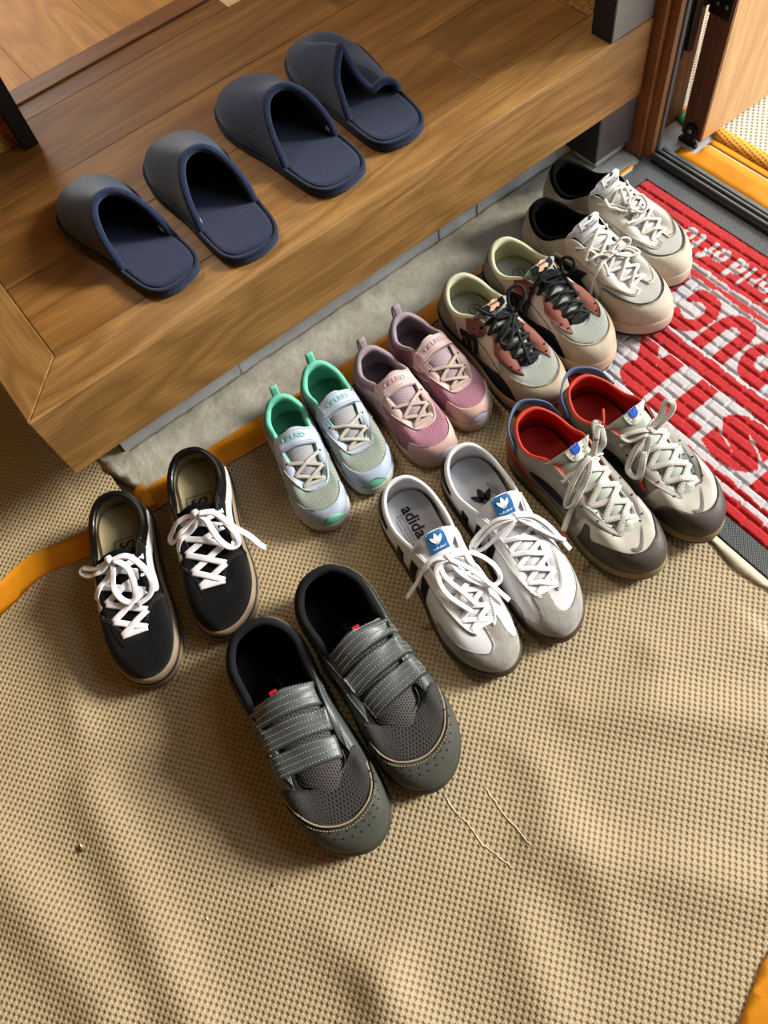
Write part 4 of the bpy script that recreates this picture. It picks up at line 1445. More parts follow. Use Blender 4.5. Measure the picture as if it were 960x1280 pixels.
BOWS = {
    'vansA': ([0.121,-0.0061,0.09],[[[0.1222,-0.0054,0.092],[0.1303,-0.0223,0.084],[0.1266,-0.0393,0.076],[0.1149,-0.0524,0.0709],[0.1095,-0.0493,0.0723],[0.1206,-0.0314,0.08],[0.1239,-0.006,0.092]],[[0.1244,-0.0023,0.092],[0.1395,-0.0055,0.088],[0.154,-0.0103,0.082],[0.1705,-0.0069,0.078],[0.1827,0.004,0.076],[0.1787,0.0148,0.078],[0.1578,0.0174,0.084],[0.1388,0.014,0.091],[0.1253,0.0002,0.094]],[[0.1243,-0.0023,0.094],[0.1252,0.0174,0.094],[0.1451,0.034,0.088],[0.1665,0.04,0.08],[0.1828,0.033,0.076],[0.1897,0.0139,0.074]],[[0.1239,-0.006,0.092],[0.1347,-0.0083,0.084],[0.1453,-0.0241,0.0695],[0.1599,-0.0397,0.0569]]]),
    'vansB': ([0.1253,0.0014,0.09],[[[0.1281,0.0008,0.092],[0.1237,-0.0208,0.082],[0.134,-0.0426,0.0695],[0.1438,-0.0434,0.0667],[0.1433,-0.0311,0.0709],[0.134,-0.0126,0.082],[0.1284,0.0016,0.092]],[[0.1302,0.0016,0.092],[0.1423,-0.0075,0.084],[0.1488,-0.0249,0.0723],[0.1594,-0.0385,0.0639]],[[0.1275,0.004,0.094],[0.1321,0.0228,0.094],[0.1497,0.0373,0.088],[0.1698,0.0466,0.08],[0.1817,0.0448,0.076],[0.1821,0.0342,0.076],[0.1702,0.0237,0.082],[0.1529,0.0173,0.088],[0.1388,0.0129,0.092],[0.128,0.0033,0.092]],[[0.1287,0.005,0.095],[0.1351,0.0272,0.094],[0.1565,0.0446,0.084],[0.1701,0.061,0.0709],[0.1815,0.0704,0.0597],[0.1858,0.0767,0.0527]]]),
    'sambaA': ([0.1507,0.0023,0.086],[[[0.1512,0.004,0.089],[0.1597,0.0307,0.088],[0.1815,0.0477,0.08],[0.1999,0.0493,0.0703],[0.2043,0.0364,0.0678],[0.1919,0.0195,0.072],[0.1732,0.0063,0.082],[0.1545,0.0021,0.088]],[[0.1543,0.0023,0.089],[0.1773,0.0206,0.082],[0.2083,0.0359,0.0703],[0.2288,0.0455,0.06]],[[0.1516,0.0,0.088],[0.1441,-0.0171,0.076],[0.1485,-0.0396,0.0587],[0.1563,-0.0651,0.04]],[[0.1531,0.0004,0.089],[0.1536,-0.0141,0.086],[0.1659,-0.021,0.082],[0.1904,-0.0201,0.074],[0.2224,-0.0034,0.0678]],[[0.1498,0.001,0.088],[0.1525,-0.0097,0.087],[0.1702,-0.0124,0.081],[0.1968,-0.0017,0.074],[0.2186,0.0061,0.0691]]]),
    'sambaB': ([0.1453,0.0083,0.086],[[[0.1474,0.0051,0.089],[0.1372,-0.019,0.084],[0.1385,-0.0444,0.0703],[0.1465,-0.0579,0.06],[0.1547,-0.0461,0.0613],[0.1538,-0.0134,0.074],[0.1498,0.0045,0.088]],[[0.1477,0.0042,0.089],[0.1427,-0.0222,0.082],[0.1436,-0.0417,0.0691],[0.1476,-0.0546,0.0625]],[[0.1478,0.0086,0.09],[0.1621,0.0266,0.086],[0.1859,0.0434,0.0703],[0.2072,0.0524,0.0561]],[[0.1494,0.0077,0.09],[0.1691,0.0225,0.084],[0.1841,0.0367,0.074],[0.1967,0.0512,0.0651]],[[0.1472,0.0097,0.09],[0.1565,0.026,0.09],[0.174,0.0387,0.08],[0.1913,0.0441,0.0678],[0.1802,0.0316,0.072],[0.1597,0.0169,0.084],[0.1493,0.0085,0.089]]]),
    'huaA': ([0.1203,0.0132,0.102],[[[0.1196,0.0135,0.104],[0.1207,0.0283,0.11],[0.1164,0.0362,0.116],[0.0981,0.0439,0.124],[0.0945,0.039,0.126],[0.1105,0.028,0.12],[0.1214,0.0139,0.106]],[[0.1215,0.0096,0.104],[0.1266,-0.0109,0.092],[0.1351,-0.0321,0.078],[0.143,-0.0436,0.07],[0.1502,-0.0373,0.0684],[0.1445,-0.0202,0.078],[0.1341,-0.0015,0.092],[0.1238,0.0109,0.104]],[[0.1239,0.0085,0.105],[0.1364,-0.005,0.092],[0.1457,-0.0233,0.076],[0.1534,-0.0461,0.0624],[0.164,-0.0642,0.0528]],[[0.112,0.0267,0.12],[0.1009,0.0389,0.126],[0.1036,0.0453,0.126]]]),
    'huaB': ([0.1328,0.0026,0.102],[[[0.1324,0.0024,0.105],[0.1313,0.0214,0.114],[0.1231,0.036,0.124],[0.1302,0.0405,0.126],[0.1377,0.0322,0.12],[0.1368,0.0076,0.106]],[[0.1323,0.0001,0.104],[0.1221,-0.0153,0.096],[0.1164,-0.0278,0.086],[0.1262,-0.0234,0.086],[0.1352,-0.0044,0.1]],[[0.1336,-0.0037,0.104],[0.1382,-0.0253,0.09],[0.1473,-0.0443,0.076],[0.1628,-0.0424,0.072],[0.1528,-0.0228,0.084],[0.1382,-0.0021,0.103]],[[0.1476,-0.0194,0.088],[0.1599,-0.0333,0.076],[0.1671,-0.0423,0.07]]]),
    'mA': ([0.1265,0.0155,0.095],[[[0.126,0.0158,0.098],[0.1144,0.0185,0.109],[0.1049,0.025,0.117],[0.1046,0.0354,0.123],[0.1106,0.0426,0.123],[0.1212,0.0416,0.119],[0.1283,0.0323,0.111],[0.1271,0.0185,0.099]],[[0.1283,0.0122,0.097],[0.1414,-0.0065,0.083],[0.1481,-0.0219,0.073],[0.1561,-0.0213,0.069],[0.1548,-0.008,0.079],[0.1323,0.0139,0.097]],[[0.1323,0.0139,0.097],[0.1564,0.0047,0.081],[0.1768,-0.0007,0.0674],[0.1992,-0.0078,0.0617]],[[0.126,0.0135,0.096],[0.1227,-0.0055,0.087],[0.1101,-0.0128,0.079],[0.0999,-0.0248,0.0674]]]),
    'mB': ([0.1286,0.0197,0.095],[[[0.1279,0.02,0.098],[0.1188,0.0226,0.109],[0.121,0.0287,0.117],[0.1322,0.0325,0.119],[0.1412,0.0277,0.113],[0.137,0.0184,0.099]],[[0.1281,0.0163,0.097],[0.1212,-0.0112,0.085],[0.118,-0.0325,0.071],[0.1281,-0.0518,0.0559]],[[0.1284,0.0161,0.096],[0.1167,0.0058,0.091],[0.1151,-0.0124,0.081],[0.1283,-0.01,0.075],[0.1319,0.0082,0.089],[0.1312,0.0163,0.096]],[[0.1334,0.0174,0.097],[0.1486,0.0185,0.085],[0.1667,0.0147,0.073]]]),
    'mizA': ([0.1612,-0.0043,0.094],[[[0.1635,-0.0085,0.096],[0.152,-0.0195,0.076],[0.1389,-0.0257,0.059],[0.1409,-0.0349,0.0534],[0.1479,-0.0339,0.0534],[0.1524,-0.0188,0.0606],[0.1642,-0.0117,0.094]],[[0.1653,-0.0105,0.096],[0.164,-0.0226,0.0606],[0.1677,-0.0422,0.0502],[0.1757,-0.0583,0.04]],[[0.1613,-0.0041,0.096],[0.1588,0.0096,0.102],[0.1603,0.0199,0.106],[0.1673,0.0267,0.104],[0.1707,0.0214,0.098],[0.1658,0.0045,0.096]],[[0.1654,-0.005,0.096],[0.1669,0.0212,0.092],[0.178,0.0331,0.086],[0.1857,0.0302,0.08],[0.1784,0.0135,0.082],[0.1684,-0.0035,0.093]],[[0.1656,-0.0066,0.096],[0.1639,-0.0199,0.086],[0.1771,-0.0278,0.074],[0.1854,-0.0337,0.068]]]),
    'mizB': ([0.1579,-0.0098,0.094],[[[0.1586,-0.0099,0.096],[0.1529,0.0039,0.102],[0.1579,0.016,0.104],[0.1735,0.0117,0.098],[0.1764,-0.0014,0.093],[0.1622,-0.0092,0.095]],[[0.1554,-0.0096,0.096],[0.1448,0.0047,0.102],[0.1301,0.0099,0.104],[0.131,0.0002,0.1],[0.1509,-0.011,0.096]],[[0.1621,-0.0143,0.096],[0.1722,-0.0043,0.088],[0.1768,-0.0112,0.08],[0.1705,-0.0334,0.074]],[[0.1597,-0.0163,0.096],[0.1435,-0.0248,0.086],[0.1359,-0.0288,0.074],[0.1233,-0.0275,0.064]]]),
}

def tl(xt=.74, xe=.43, zt=.060, ze=.090, zd=.064, zh=.078, w0=.045, w1=.095, wc=.138, dip=.21):
    L_ = lambda a, b, q: a + (b - a) * q
    return [(0, xt, 0, zt), (.05, xt - .006, w0 * .68, zt + .0006), (.10, xt - .032, w0, zt + .002), (.20, L_(xt, xe, .36), L_(w0, w1, .30), L_(zt, ze, .36)),
            (.33, L_(xt, xe, .72), L_(w0, w1, .66), L_(zt, ze, .72)), (.45, xe, w1, ze), (.52, xe - .055, w1 + (wc - w1) * .4, ze - .003), (.62, L_(xe, dip, .68), wc - .004, L_(ze, zd, .72)),
            (.73, dip - .02, wc, zd), (.83, .105, wc * .88, L_(zd, zh, .28)), (.90, .052, wc * .66, L_(zd, zh, .62)), (.96, .020, wc * .34, L_(zd, zh, .93)), (1.0, .012, 0, zh)]
def outline_pts(sh, s0, s1, n=24, off=-.0005):
    s = np.linspace(s0, s1, n)
    x, y, _, _ = sh.out(s, off)
    return [(a / sh.L, b / sh.L) for a, b in zip(x, y)]
def txt_on_insole(sh, s, x, y, size, mat, dirx, name='insole_print', fat=0.0):
    V, F = text2d(s, size, fat)
    X = np.array([dirx, 0, 0.0]); Y = np.array([0, dirx, 0.0])
    o = sh.decal(name, V, F, (x * sh.L, y * sh.L, sh.zins(x * sh.L)), X, Y, mat, h=.0008, bvh=None)
    return o
def frame2d(w, h, t):
    V = np.array([(-w, -h), (w, -h), (w, h), (-w, h), (-w + t, -h + t), (w - t, -h + t), (w - t, h - t), (-w + t, h - t)])
    return V, [(0, 1, 5, 4), (1, 2, 6, 5), (2, 3, 7, 6), (3, 0, 4, 7)]
def rect2d(w, h, nx=4, ny=4):
    V = np.array([(-w + 2 * w * i / nx, -h + 2 * h * j / ny) for i in range(nx + 1) for j in range(ny + 1)])
    return V, grid_faces(nx + 1, ny + 1)
def on_tongue(sh, q):
    """point and axes on the tongue: q = 0 bottom .. 1 top edge; X across, Y towards the top"""
    i = int(q * (len(sh.tc) - 1)) if q < .9 else int(np.argmin(np.abs(sh.tc[:, 0] - (q - 1) * sh.L)))
    return sh.tc[i] * np.array([1, 0, 1]), np.array([0, 1.0, 0]), sh.ttg[i]
def fan(pts):
    P = np.array(pts, float)
    return tri2d(P, .004)[:2]

for nm, c in (('stitch_grey', '#878a87'), ('stitch_white', '#d8d6d0'), ('stitch_tan', '#94886e'), ('stitch_dark', '#3a3a3c')):
    plain(nm, c, .8)
plain('hole_dark', '#0c0c0d', .9)
plain('eyelet_metal', '#b8b4ac', .35, metallic=.8)

# ---- black skate shoes
plain('canvas_black', '#0b0c0e', .9, spec=.12, bs=900, bd=.0006)
plain('suede_black', '#08090a', .95, spec=.08, col2='#0c0d0f', vs=60, bs=600, bd=.0006, sheen=.15)
plain('leather_black', '#08090b', .30, spec=.5, bs=220, bd=.0004)
plain('stripe_white', '#d4d2ca', .45)
plain('gum_tan', '#83705a', .6, col2='#6f5a44', vs=30)
plain('gum_light', '#8f7f6a', .6, col2='#7c6a55', vs=40)
plain('rubber_black', '#1a1a1b', .6)
plain('lining_beige', '#9a9070', .85, bs=500, bd=.0005)
plain('insole_beige', '#8d8264', .8, bs=300, bd=.0004)
plain('lace_white', '#e6e7ec', .8, bs=900, bd=.0006)
def skate(key, label):
    s = Shoe('skate_shoe', label, 'black skate shoes with white laces', key, sole_h=(.031, .028), spring=.005, sole_out=.006,
             topline=tl(.765, .42, zt=.061, ze=.083, zd=.059, zh=.071, w0=.058, w1=.106, wc=.140, dip=.20), toe_full=.72, pad=.0085)
    s.sole([('outsole', 0, .60, .0050, .0052, 'gum_tan'), ('foxing_line', .58, .72, .0060, .0058, 'rubber_black'), ('foxing', .70, 1.10, .0050, .0034, 'gum_light')])
    s.upper('canvas_black')
    s.lining('lining_beige', 'leather_black', rim=.36)
    s.insole('insole_beige')
    s.band('toe_panel', -.40, .40, 0, [(-.40, .10), (-.34, .42), (-.22, .80), (-.10, .955), (0, .965), (.10, .955), (.22, .80), (.34, .42), (.40, .10)], 'suede_black', h=.0013)
    for k in (.02, .05):
        s.stitches([(a * 1.0, max(.02, b - k * 1.0)) for a, b in ((-.385, .14), (-.33, .43), (-.22, .79), (-.10, .945), (0, .955), (.10, .945), (.22, .79), (.33, .43), (.385, .14))], mat='stitch_dark', h=.0020)
    for q in (-1, 1):
        a, b = sorted((q * .075, q * .52))
        s.band('eyestay', a, b, .70, 1, 'suede_black', h=.0013)
        s.ribbon('side_stripe', [(q * .82, .22), (q * .72, .46), (q * .63, .60), (q * .54, .62), (q * .45, .57), (q * .385, .52), (q * .345, .56), (q * .328, .66)], .0135, 'stripe_white', h=.0021)
        a, b = sorted((q * .54, q * 1.0))
        s.band('collar_panel', a, b, .74, 1, 'leather_black', h=.0013)
    s.tongue('canvas_black', top=(-.008, .006), hw=(.024, .032), th=.0045, arch=.004, round_top=.15)
    dx = -1
    V, F = text2d('VANS', .026, .02)
    s.decal('insole_print', V * np.array([.95, 1.25]), F, (.355 * s.L, -.012 * s.L * s.m, s.zins(.355 * s.L)), (-1, 0, 0), (0, -1, 0), 'rubber_black', h=.0010, bvh=None)
    V, F = frame2d(.036, .0195, .0012)
    s.decal('insole_print', V, F, (.355 * s.L, -.012 * s.L * s.m, s.zins(.355 * s.L)), (-1, 0, 0), (0, -1, 0), 'rubber_black', h=.0010, bvh=None)
    kn, pa = BOWS[key]
    s.laces(list(np.linspace(.085, .44, 5)), .0090, .0017, 'lace_white', bow=pa, knot=kn, t_e=.86, lift=.0030)
    s.finish()
skate('vansA', 'black skate shoe with white laces beside the curving orange tape')
skate('vansB', 'black skate shoe with white laces beside the mint kids shoe')

# ---- dark grey work shoes with three straps
plain('synth_grey', '#474d4d', .42, spec=.45, col2='#3b4141', vs=14, bs=240, bd=.0004)
plain('synth_toe', '#43463f', .62, col2='#373a34', vs=18, bs=300, bd=.0006)
knit('mesh_dark', '#302f2e', '#0b0b0b', .0042, .0036, depth=.0012, width=.22)
knit('mesh_tongue_dark', '#4a4744', '#141312', .0036, .0030, depth=.0012)
plain('lining_navyblack', '#0d0f14', .9, bs=700, bd=.0008)
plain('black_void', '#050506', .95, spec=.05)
plain('sole_dark', '#2c2d2a', .7, col2='#3a3b36', vs=30)
plain('sole_translucent', '#6a675a', .55)
plain('red_tag', '#b3182a', .6)
plain('print_faint', '#2b2b2d', .8)
def work(key, label):
    s = Shoe('work_shoe', label, 'dark grey three strap work shoes', key, wid=1.13, sole_h=(.030, .024), spring=.009, sole_out=.004,
             topline=tl(.735, .42, zt=.068, ze=.094, zd=.070, zh=.084, w0=.085, w1=.122, wc=.142, dip=.20), toe_full=.86, pad=.010)
    s.sole([('outsole', 0, .42, .003, .0045, 'sole_dark'), ('midsole', .40, 1.0, .0045, .0035, 'sole_dark')])
    s.upper('synth_grey')
    s.lining('black_void', 'lining_navyblack', rim=.5)
    s.insole('black_void')
    mesh = [(.68, .175), (.715, .11), (.745, .04), (.735, -.05), (.70, -.115), (.675, -.150), (.75, -.160), (.82, -.142), (.875, -.095), (.902, -.02), (.892, .055), (.85, .125), (.77, .172)]
    s.plan_patch('vamp_mesh', mesh, 'mesh_dark', h=.0009, smooth_poly=4, step=.0045)
    cap = [(.70, .186), (.78, .166), (.855, .120), (.898, .052), (.908, -.02), (.880, -.098), (.825, -.145), (.75, -.163)]
    s.plan_patch('toe_cap', cap, 'synth_toe', h=.0024, step=.005, edge=(-.30, .33), smooth_poly=3)
    ln = [np.array([x * s.L, y * s.L * s.m, s.topz(x * s.L, y * s.L * s.m) + .0032]) for x, y in catmull([(a + .012, b * 1.03) for a, b in cap], 6)]
    s.stitches(pts=ln, mat='stitch_tan')
    ln = [np.array([x * s.L, y * s.L * s.m, s.topz(x * s.L, y * s.L * s.m) + .0022]) for x, y in catmull([(a - .004, b * .985) for a, b in cap], 6)]
    mb = MB(); sweep(mb, ln, .0022, .0016, n=1); mb.build('toe_piping', 'stitch_tan', s.root)
    for k in range(16):
        q = np.linspace(-.20, .22, 16)[k]
        for t in (.42, .50):
            s.disc(s.S(q + (.006 if t > .45 else 0), t), .0011, 'hole_dark', name='perforation', h=.0028, k=6, n=s.N(q, t))
    for q in (-1, 1):
        a, b = sorted((q * .60, q * 1.0))
        s.band('heel_counter', a, b, 0, [(q * .60, .25), (q * .8, .72), (q * 1.0, .74)], 'synth_toe', h=.0014)
        s.stitches([(q * .62, .26), (q * .8, .69), (q * .995, .71)], mat='stitch_tan')
        a, b = sorted((q * .20, q * .50))
        s.band('eyestay', a, b, .80, 1, 'synth_grey', h=.0016)
        s.stitches([(q * .21, .83), (q * .3, .82), (q * .49, .84)], mat='stitch_grey', h=.0023)
    s.tongue('mesh_tongue_dark', top=(-.018, .012), hw=(.034, .044), th=.010, arch=.007, round_top=.25, s_top=.45)
    V, F = text2d('SAFETY', .013)
    s.decal('insole_print', V, F, (.30 * s.L, 0, s.zins(.30 * s.L)), (1, 0, 0), (0, 1, 0), 'print_faint', h=.0010, bvh=None)
    s.plan_patch('vamp_flap', [(.705, .09), (.735, .055), (.748, .0), (.735, -.055), (.70, -.085), (.665, -.08), (.66, 0), (.665, .085)], 'synth_grey', h=.0030, smooth_poly=3)
    for x0, y0, x1, y1, w in ((.650, -.100, .600, .178, .026), (.545, -.118, .498, .178, .025), (.440, -.128, .398, .172, .027)):
        s.strap('strap', (x0, y0), (x1, y1), w, 'synth_grey', rows=4, th=.0026, lift=.0030, label='grey hook and loop strap with stitched rows')
    tp = s.strap_top
    p = tp[13, 0]
    mb = MB(); mb.box((p[0] - .004, p[1] - .0045, p[2] - .003), (p[0] + .001, p[1] + .0045, p[2] + .0008))
    t = mb.build('tongue_tag', 'red_tag', s.root, smooth=False); t['label'] = 'small red label'
    s.finish()
work('workA', 'dark grey strapped work shoe with mesh vamp beside the black skate shoes')
work('workB', 'dark grey strapped work shoe with mesh vamp beside the white striped sneaker')

# ---- white leather sneakers with black stripes
plain('leather_white', '#d6d8dc', .38, col2='#cccfd4', vs=10, bs=260, bd=.0003)
plain('suede_grey', '#9a9793', .95, col2='#85827e', vs=70, bs=500, bd=.0009, sheen=.2)
plain('gum_dark', '#4a3a2c', .6, col2='#3b2d21', vs=40)
plain('stripe_black', '#0c0d10', .55)
plain('insole_grey', '#9b9da4', .75, bs=500, bd=.0003)
plain('label_blue', '#1f5f97', .6)
plain('print_white', '#e8eaec', .6)
plain('print_black', '#141416', .7)
plain('print_gold', '#8b7d55', .5)
plain('lace_bright', '#eceef2', .8, bs=900, bd=.0006)
def trefoil():
    V, F = [], []
    def leaf(cx, cy, ang, w, h):
        pts = []
        for i in range(16):
            t = 2 * math.pi * i / 16
            r = math.cos(t); q = math.sin(t)
            px, py = w * r * (1 - .35 * q), h * q
            pts.append((cx + px * math.cos(ang) - py * math.sin(ang), cy + px * math.sin(ang) + py * math.cos(ang)))
        n = len(V); V.extend(pts); F.append(tuple(range(n, n + 16)))
    leaf(0, .20, 0, .17, .34); leaf(-.27, .06, .75, .15, .32); leaf(.27, .06, -.75, .15, .32)
    for k, hw in ((-.10, .24), (-.20, .20), (-.30, .14)):
        n = len(V); V.extend([(-hw, k - .03), (hw, k - .03), (hw * 1.1, k + .03), (-hw * 1.1, k + .03)]); F.append((n, n + 1, n + 2, n + 3))
    return np.array(V), F
def samba(key, label, full):
    s = Shoe('leather_sneaker', label, 'white leather sneakers with black side stripes', key, wid=.96, sole_h=(.023, .019), spring=.008, sole_out=.004,
             topline=tl(.795, .455, zt=.055, ze=.082, zd=.055, zh=.068, w0=.050, w1=.090, wc=.136, dip=.21), toe_full=.74, pad=.006)
    s.sole([('outsole', 0, .55, .0035, .0045, 'gum_dark'), ('foxing', .53, 1.05, .0050, .0040, 'gum_dark')])
    s.upper('leather_white')
    s.lining('leather_white', 'leather_white', rim=.4)
    s.insole('insole_grey')
    inner = [(.70, .148), (.78, .140), (.85, .116), (.90, .076), (.926, .034), (.918, .004), (.88, -.008), (.808, -.010), (.800, -.044), (.806, -.078), (.872, -.082), (.908, -.098), (.898, -.120), (.85, -.134), (.77, -.142)]
    s.plan_patch('suede_toe', inner, 'suede_grey', h=.0013, step=.0045, label='grey suede T shaped toe', edge=(-.30, .335), smooth_poly=3)
    for q in (-1, 1):
        a, b = sorted((q * .05, q * .53))
        s.band('eyestay', a, b, [(q * .05, .84), (q * .2, .76), (q * .45, .74), (q * .53, .80)], 1, 'leather_white', h=.0022)
        s.stitches([(q * .06, .86), (q * .2, .79), (q * .44, .77)], mat='stitch_white', h=.0028, dash=.002, gap=.0014)
        for c in (.615, .515, .415):
            s.ribbon('side_stripe', [(q * (c + .045), .04), (q * (c + .02), .34), (q * (c - .012), .74)], .0150, 'stripe_black', h=.0013)
        a, b = sorted((q * .74, q * .93))
        s.band('heel_tab', a, b, [(q * .74, .72), (q * .93, .50)], [(q * .74, .86), (q * .93, .86)], 'stripe_black', h=.0014)
    s.tongue('leather_white', top=(-.020, .022), hw=(.024, .034), th=.0035, arch=.006, round_top=.22)
    P, X, Y = on_tongue(s, 1.438)
    V, F = rect2d(.0135, .0145)
    s.decal('tongue_label', V, F, P, X, Y, 'label_blue', h=.0010, bvh='tongue', label='blue label with white trefoil')
    V, F = trefoil()
    s.decal('label_print', V * .017, F, P + Y * .0025, X, Y, 'print_white', h=.0016, bvh='tongue')
    V, F = text2d('adidas', .0078, .01)
    s.decal('label_print', V, F, P - Y * .0092, X, Y, 'print_white', h=.0016, bvh='tongue')
    V, F = frame2d(.0122, .0132, .0005)
    s.decal('label_print', V, F, P, X, Y, 'print_white', h=.0014, bvh='tongue')
    if full:
        txt_on_insole(s, 'adidas', .205, -.005, .025, 'print_black', 1, fat=.02)
        for k in range(3):
            txt_on_insole(s, 'the brand with the three stripes', .225, -.048 - .016 * k, .0046, 'print_black', 1)
    else:
        V, F = trefoil()
        s.decal('insole_print', V * .030, F, (.25 * s.L, 0, s.zins(.25 * s.L)), (0, 1, 0), (-1, 0, 0), 'print_black', h=.0010, bvh=None)
        txt_on_insole(s, 'adidas', .40, 0, .030, 'print_black', 1, fat=.02)
        for k in range(3):
            txt_on_insole(s, 'the brand', .22 + .02 * k, .055 + .012 * k, .0046, 'print_black', 1)
    V, F = text2d('SAMBA', .0085)
    q, t = .66, .50
    P = s.S(q, t); n = s.N(q, t); X = s.S(q - .02, t) - P; X /= np.linalg.norm(X); Y = np.cross(n, X)
    s.decal('side_print', V * np.array([1 if Y[2] > 0 else -1, 1 if Y[2] > 0 else -1]), F, P, X, Y, 'print_gold', h=.0006)
    kn, pa = BOWS[key]
    s.laces(list(np.linspace(.085, .43, 6)), .0070, .0016, 'lace_bright', bow=pa, knot=kn, t_e=.87, lift=.0030)
    s.finish()
samba('sambaA', 'white leather sneaker with grey suede toe beside the dark work shoe', True)
samba('sambaB', 'white leather sneaker with grey suede toe beside the red lined sneaker', False)

# ---- grey sneakers with red neoprene lining
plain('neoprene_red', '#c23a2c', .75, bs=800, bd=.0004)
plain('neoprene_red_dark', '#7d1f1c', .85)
plain('upper_warm_grey', '#8f8a84', .55, col2='#827d77', vs=12, bs=300, bd=.0003)
plain('satin_silver', '#bcb9ae', .30, col2='#aba89d', vs=16, bs=20, bd=.0012)
plain('brown_overlay', '#4a423e', .5, col2='#3f3834', vs=20, bs=300, bd=.0004)
plain('sage_leather', '#9fa8a0', .5, bs=300, bd=.0003)
plain('sage_neoprene', '#a7b0a6', .8, bs=700, bd=.0004)
plain('rust_overlay', '#8f4630', .55)
plain('strap_blue', '#4f6488', .6)
plain('sole_olive', '#8a7c58', .6, col2='#77694a', vs=30)
plain('disc_cream', '#c9cbbd', .5)
plain('disc_blue', '#1d4fb5', .45)
plain('swoosh_grey', '#6f6c66', .4)
knit('lace_fleck', '#c3c2ba', '#4a4a46', .0036, .0034, width=.10, depth=.0003)
def swoosh():
    up = [(-.5, .02), (-.43, -.10), (-.30, -.165), (-.15, -.13), (.10, -.02), (.5, .18)]
    lo = [(.5, .18), (.08, -.11), (-.20, -.26), (-.38, -.30), (-.50, -.24), (-.56, -.10)]
    return fan(catmull(up + lo[1:], 3, True))
def huarache(key, label):
    s = Shoe('running_sneaker', label, 'grey sneakers with red lining', key, wid=1.02, sole_h=(.034, .024), spring=.010, sole_out=.003,
             topline=tl(.765, .37, zt=.064, ze=.100, zd=.076, zh=.087, w0=.055, w1=.110, wc=.135, dip=.19), toe_full=.84, pad=.0045)
    s.sole([('outsole', 0, .35, .003, .0045, 'brown_overlay'), ('midsole', .33, 1.0, .0050, .0040, 'sole_olive')])
    s.upper('upper_warm_grey')
    s.lining('neoprene_red_dark', 'neoprene_red', rim=.62)
    s.insole('neoprene_red_dark')
    toe = [(.615, .172), (.66, .12), (.735, .095), (.790, .055), (.800, -.02), (.775, -.075), (.73, -.10), (.70, -.135)]
    s.plan_patch('satin_toe', toe, 'satin_silver', h=.0010, step=.005, label='silvery satin toe', edge=(-.37, .44), smooth_poly=3)
    mud = [(.69, .150), (.73, .165), (.82, .135), (.895, .080), (.925, .01), (.905, -.065), (.86, -.105), (.78, -.142), (.73, -.165)]
    s.plan_patch('mudguard', [(.66, .150)] + mud, 'brown_overlay', h=.0024, step=.005, label='dark brown toe mudguard', edge=(-.34, .385), smooth_poly=3)
    vamp = [(.60, .115), (.66, .105), (.735, .090), (.785, .050), (.795, -.015), (.770, -.070), (.72, -.088), (.64, -.085), (.60, -.08), (.66, -.055), (.74, -.045), (.765, 0), (.74, .05), (.66, .06)]
    s.plan_patch('vamp_panel', vamp, 'sage_leather', h=.0020, step=.0045, label='sage green perforated vamp panel')
    for x, y in ((.70, .085), (.735, .07), (.76, .045), (.778, .015), (.778, -.015), (.762, -.05), (.735, -.066), (.70, -.075), (.755, .068), (.70, .070), (.785, -.03), (.66, .09), (.66, -.075)):
        s.disc((x * s.L, y * s.L * s.m, s.topz(x * s.L, y * s.L * s.m)), .0012, 'hole_dark', name='perforation', h=.0026, k=6)
    for q in (-1, 1):
        a, b = sorted((q * .08, q * .46))
        s.band('eyestay', a, b, [(q * .08, .82), (q * .25, .62), (q * .46, .58)], 1, 'upper_warm_grey', h=.0018)
        for a_ in (.14, .22, .30, .38):
            s.disc(s.S(q * a_, .74), .0014, 'hole_dark', name='perforation', h=.0026, k=6, n=s.N(q * a_, .74))
        s.st_patch('side_window', [(q * .42, .36), (q * .48, .30), (q * .58, .34), (q * .66, .46), (q * .66, .56), (q * .58, .58), (q * .48, .52), (q * .43, .44)], 'rubber_black', h=.0012, smooth_poly=3)
        a, b = sorted((q * .66, q * 1.0))
        s.band('heel_clip', a, b, [(q * .66, .0), (q * 1.0, 0)], [(q * .66, .14), (q * .74, .42), (q * .84, .72), (q * .92, .60), (q * 1.0, .50)], 'rust_overlay', h=.0026)
    # blue heel strap standing off the heel
    mb = MB()
    sweep(mb, [s.S(.80, .72) + s.N(.80, .72) * .003, s.S(.90, .92) + s.N(.9, .9) * .008, s.S(1.0, 1.0) + np.array([-.012, 0, .002]), s.S(-.90, .92) + s.N(-.9, .9) * .008, s.S(-.80, .72) + s.N(-.80, .72) * .003], .0030, .013, up=(0, 0, 1), n=8, res=8)
    mb.build('heel_strap', 'strap_blue', s.root)
    s.tongue('sage_neoprene', top=(-.010, .016), hw=(.026, .038), th=.006, arch=.009, round_top=.12, s_top=.45)
    P, X, Y = on_tongue(s, 1.385)
    def oval(a, b, k=22):
        return np.array([(0, 0)] + [(a * math.cos(2 * math.pi * i / k), b * math.sin(2 * math.pi * i / k)) for i in range(k)]), [(0, 1 + i, 1 + (i + 1) % k) for i in range(k)]
    V, F = oval(.0155, .0185); em = s.decal('tongue_emblem', V, F, P, X, Y, 'disc_cream', h=.0016, bvh='tongue', label='cream oval emblem with blue centre')
    V, F = oval(.0062, .0085); s.decal('label_print', V, F, P, X, Y, 'disc_blue', h=.0024, bvh='tongue')
    for k in range(16):
        a = 2 * math.pi * k / 16
        V, F = rect2d(.0007, .0010, 1, 1)
        s.decal('label_print', V, F, P + X * .0122 * math.cos(a) + Y * .0148 * math.sin(a), X, Y, 'disc_blue', h=.0024, bvh='tongue')
    V, F = swoosh()
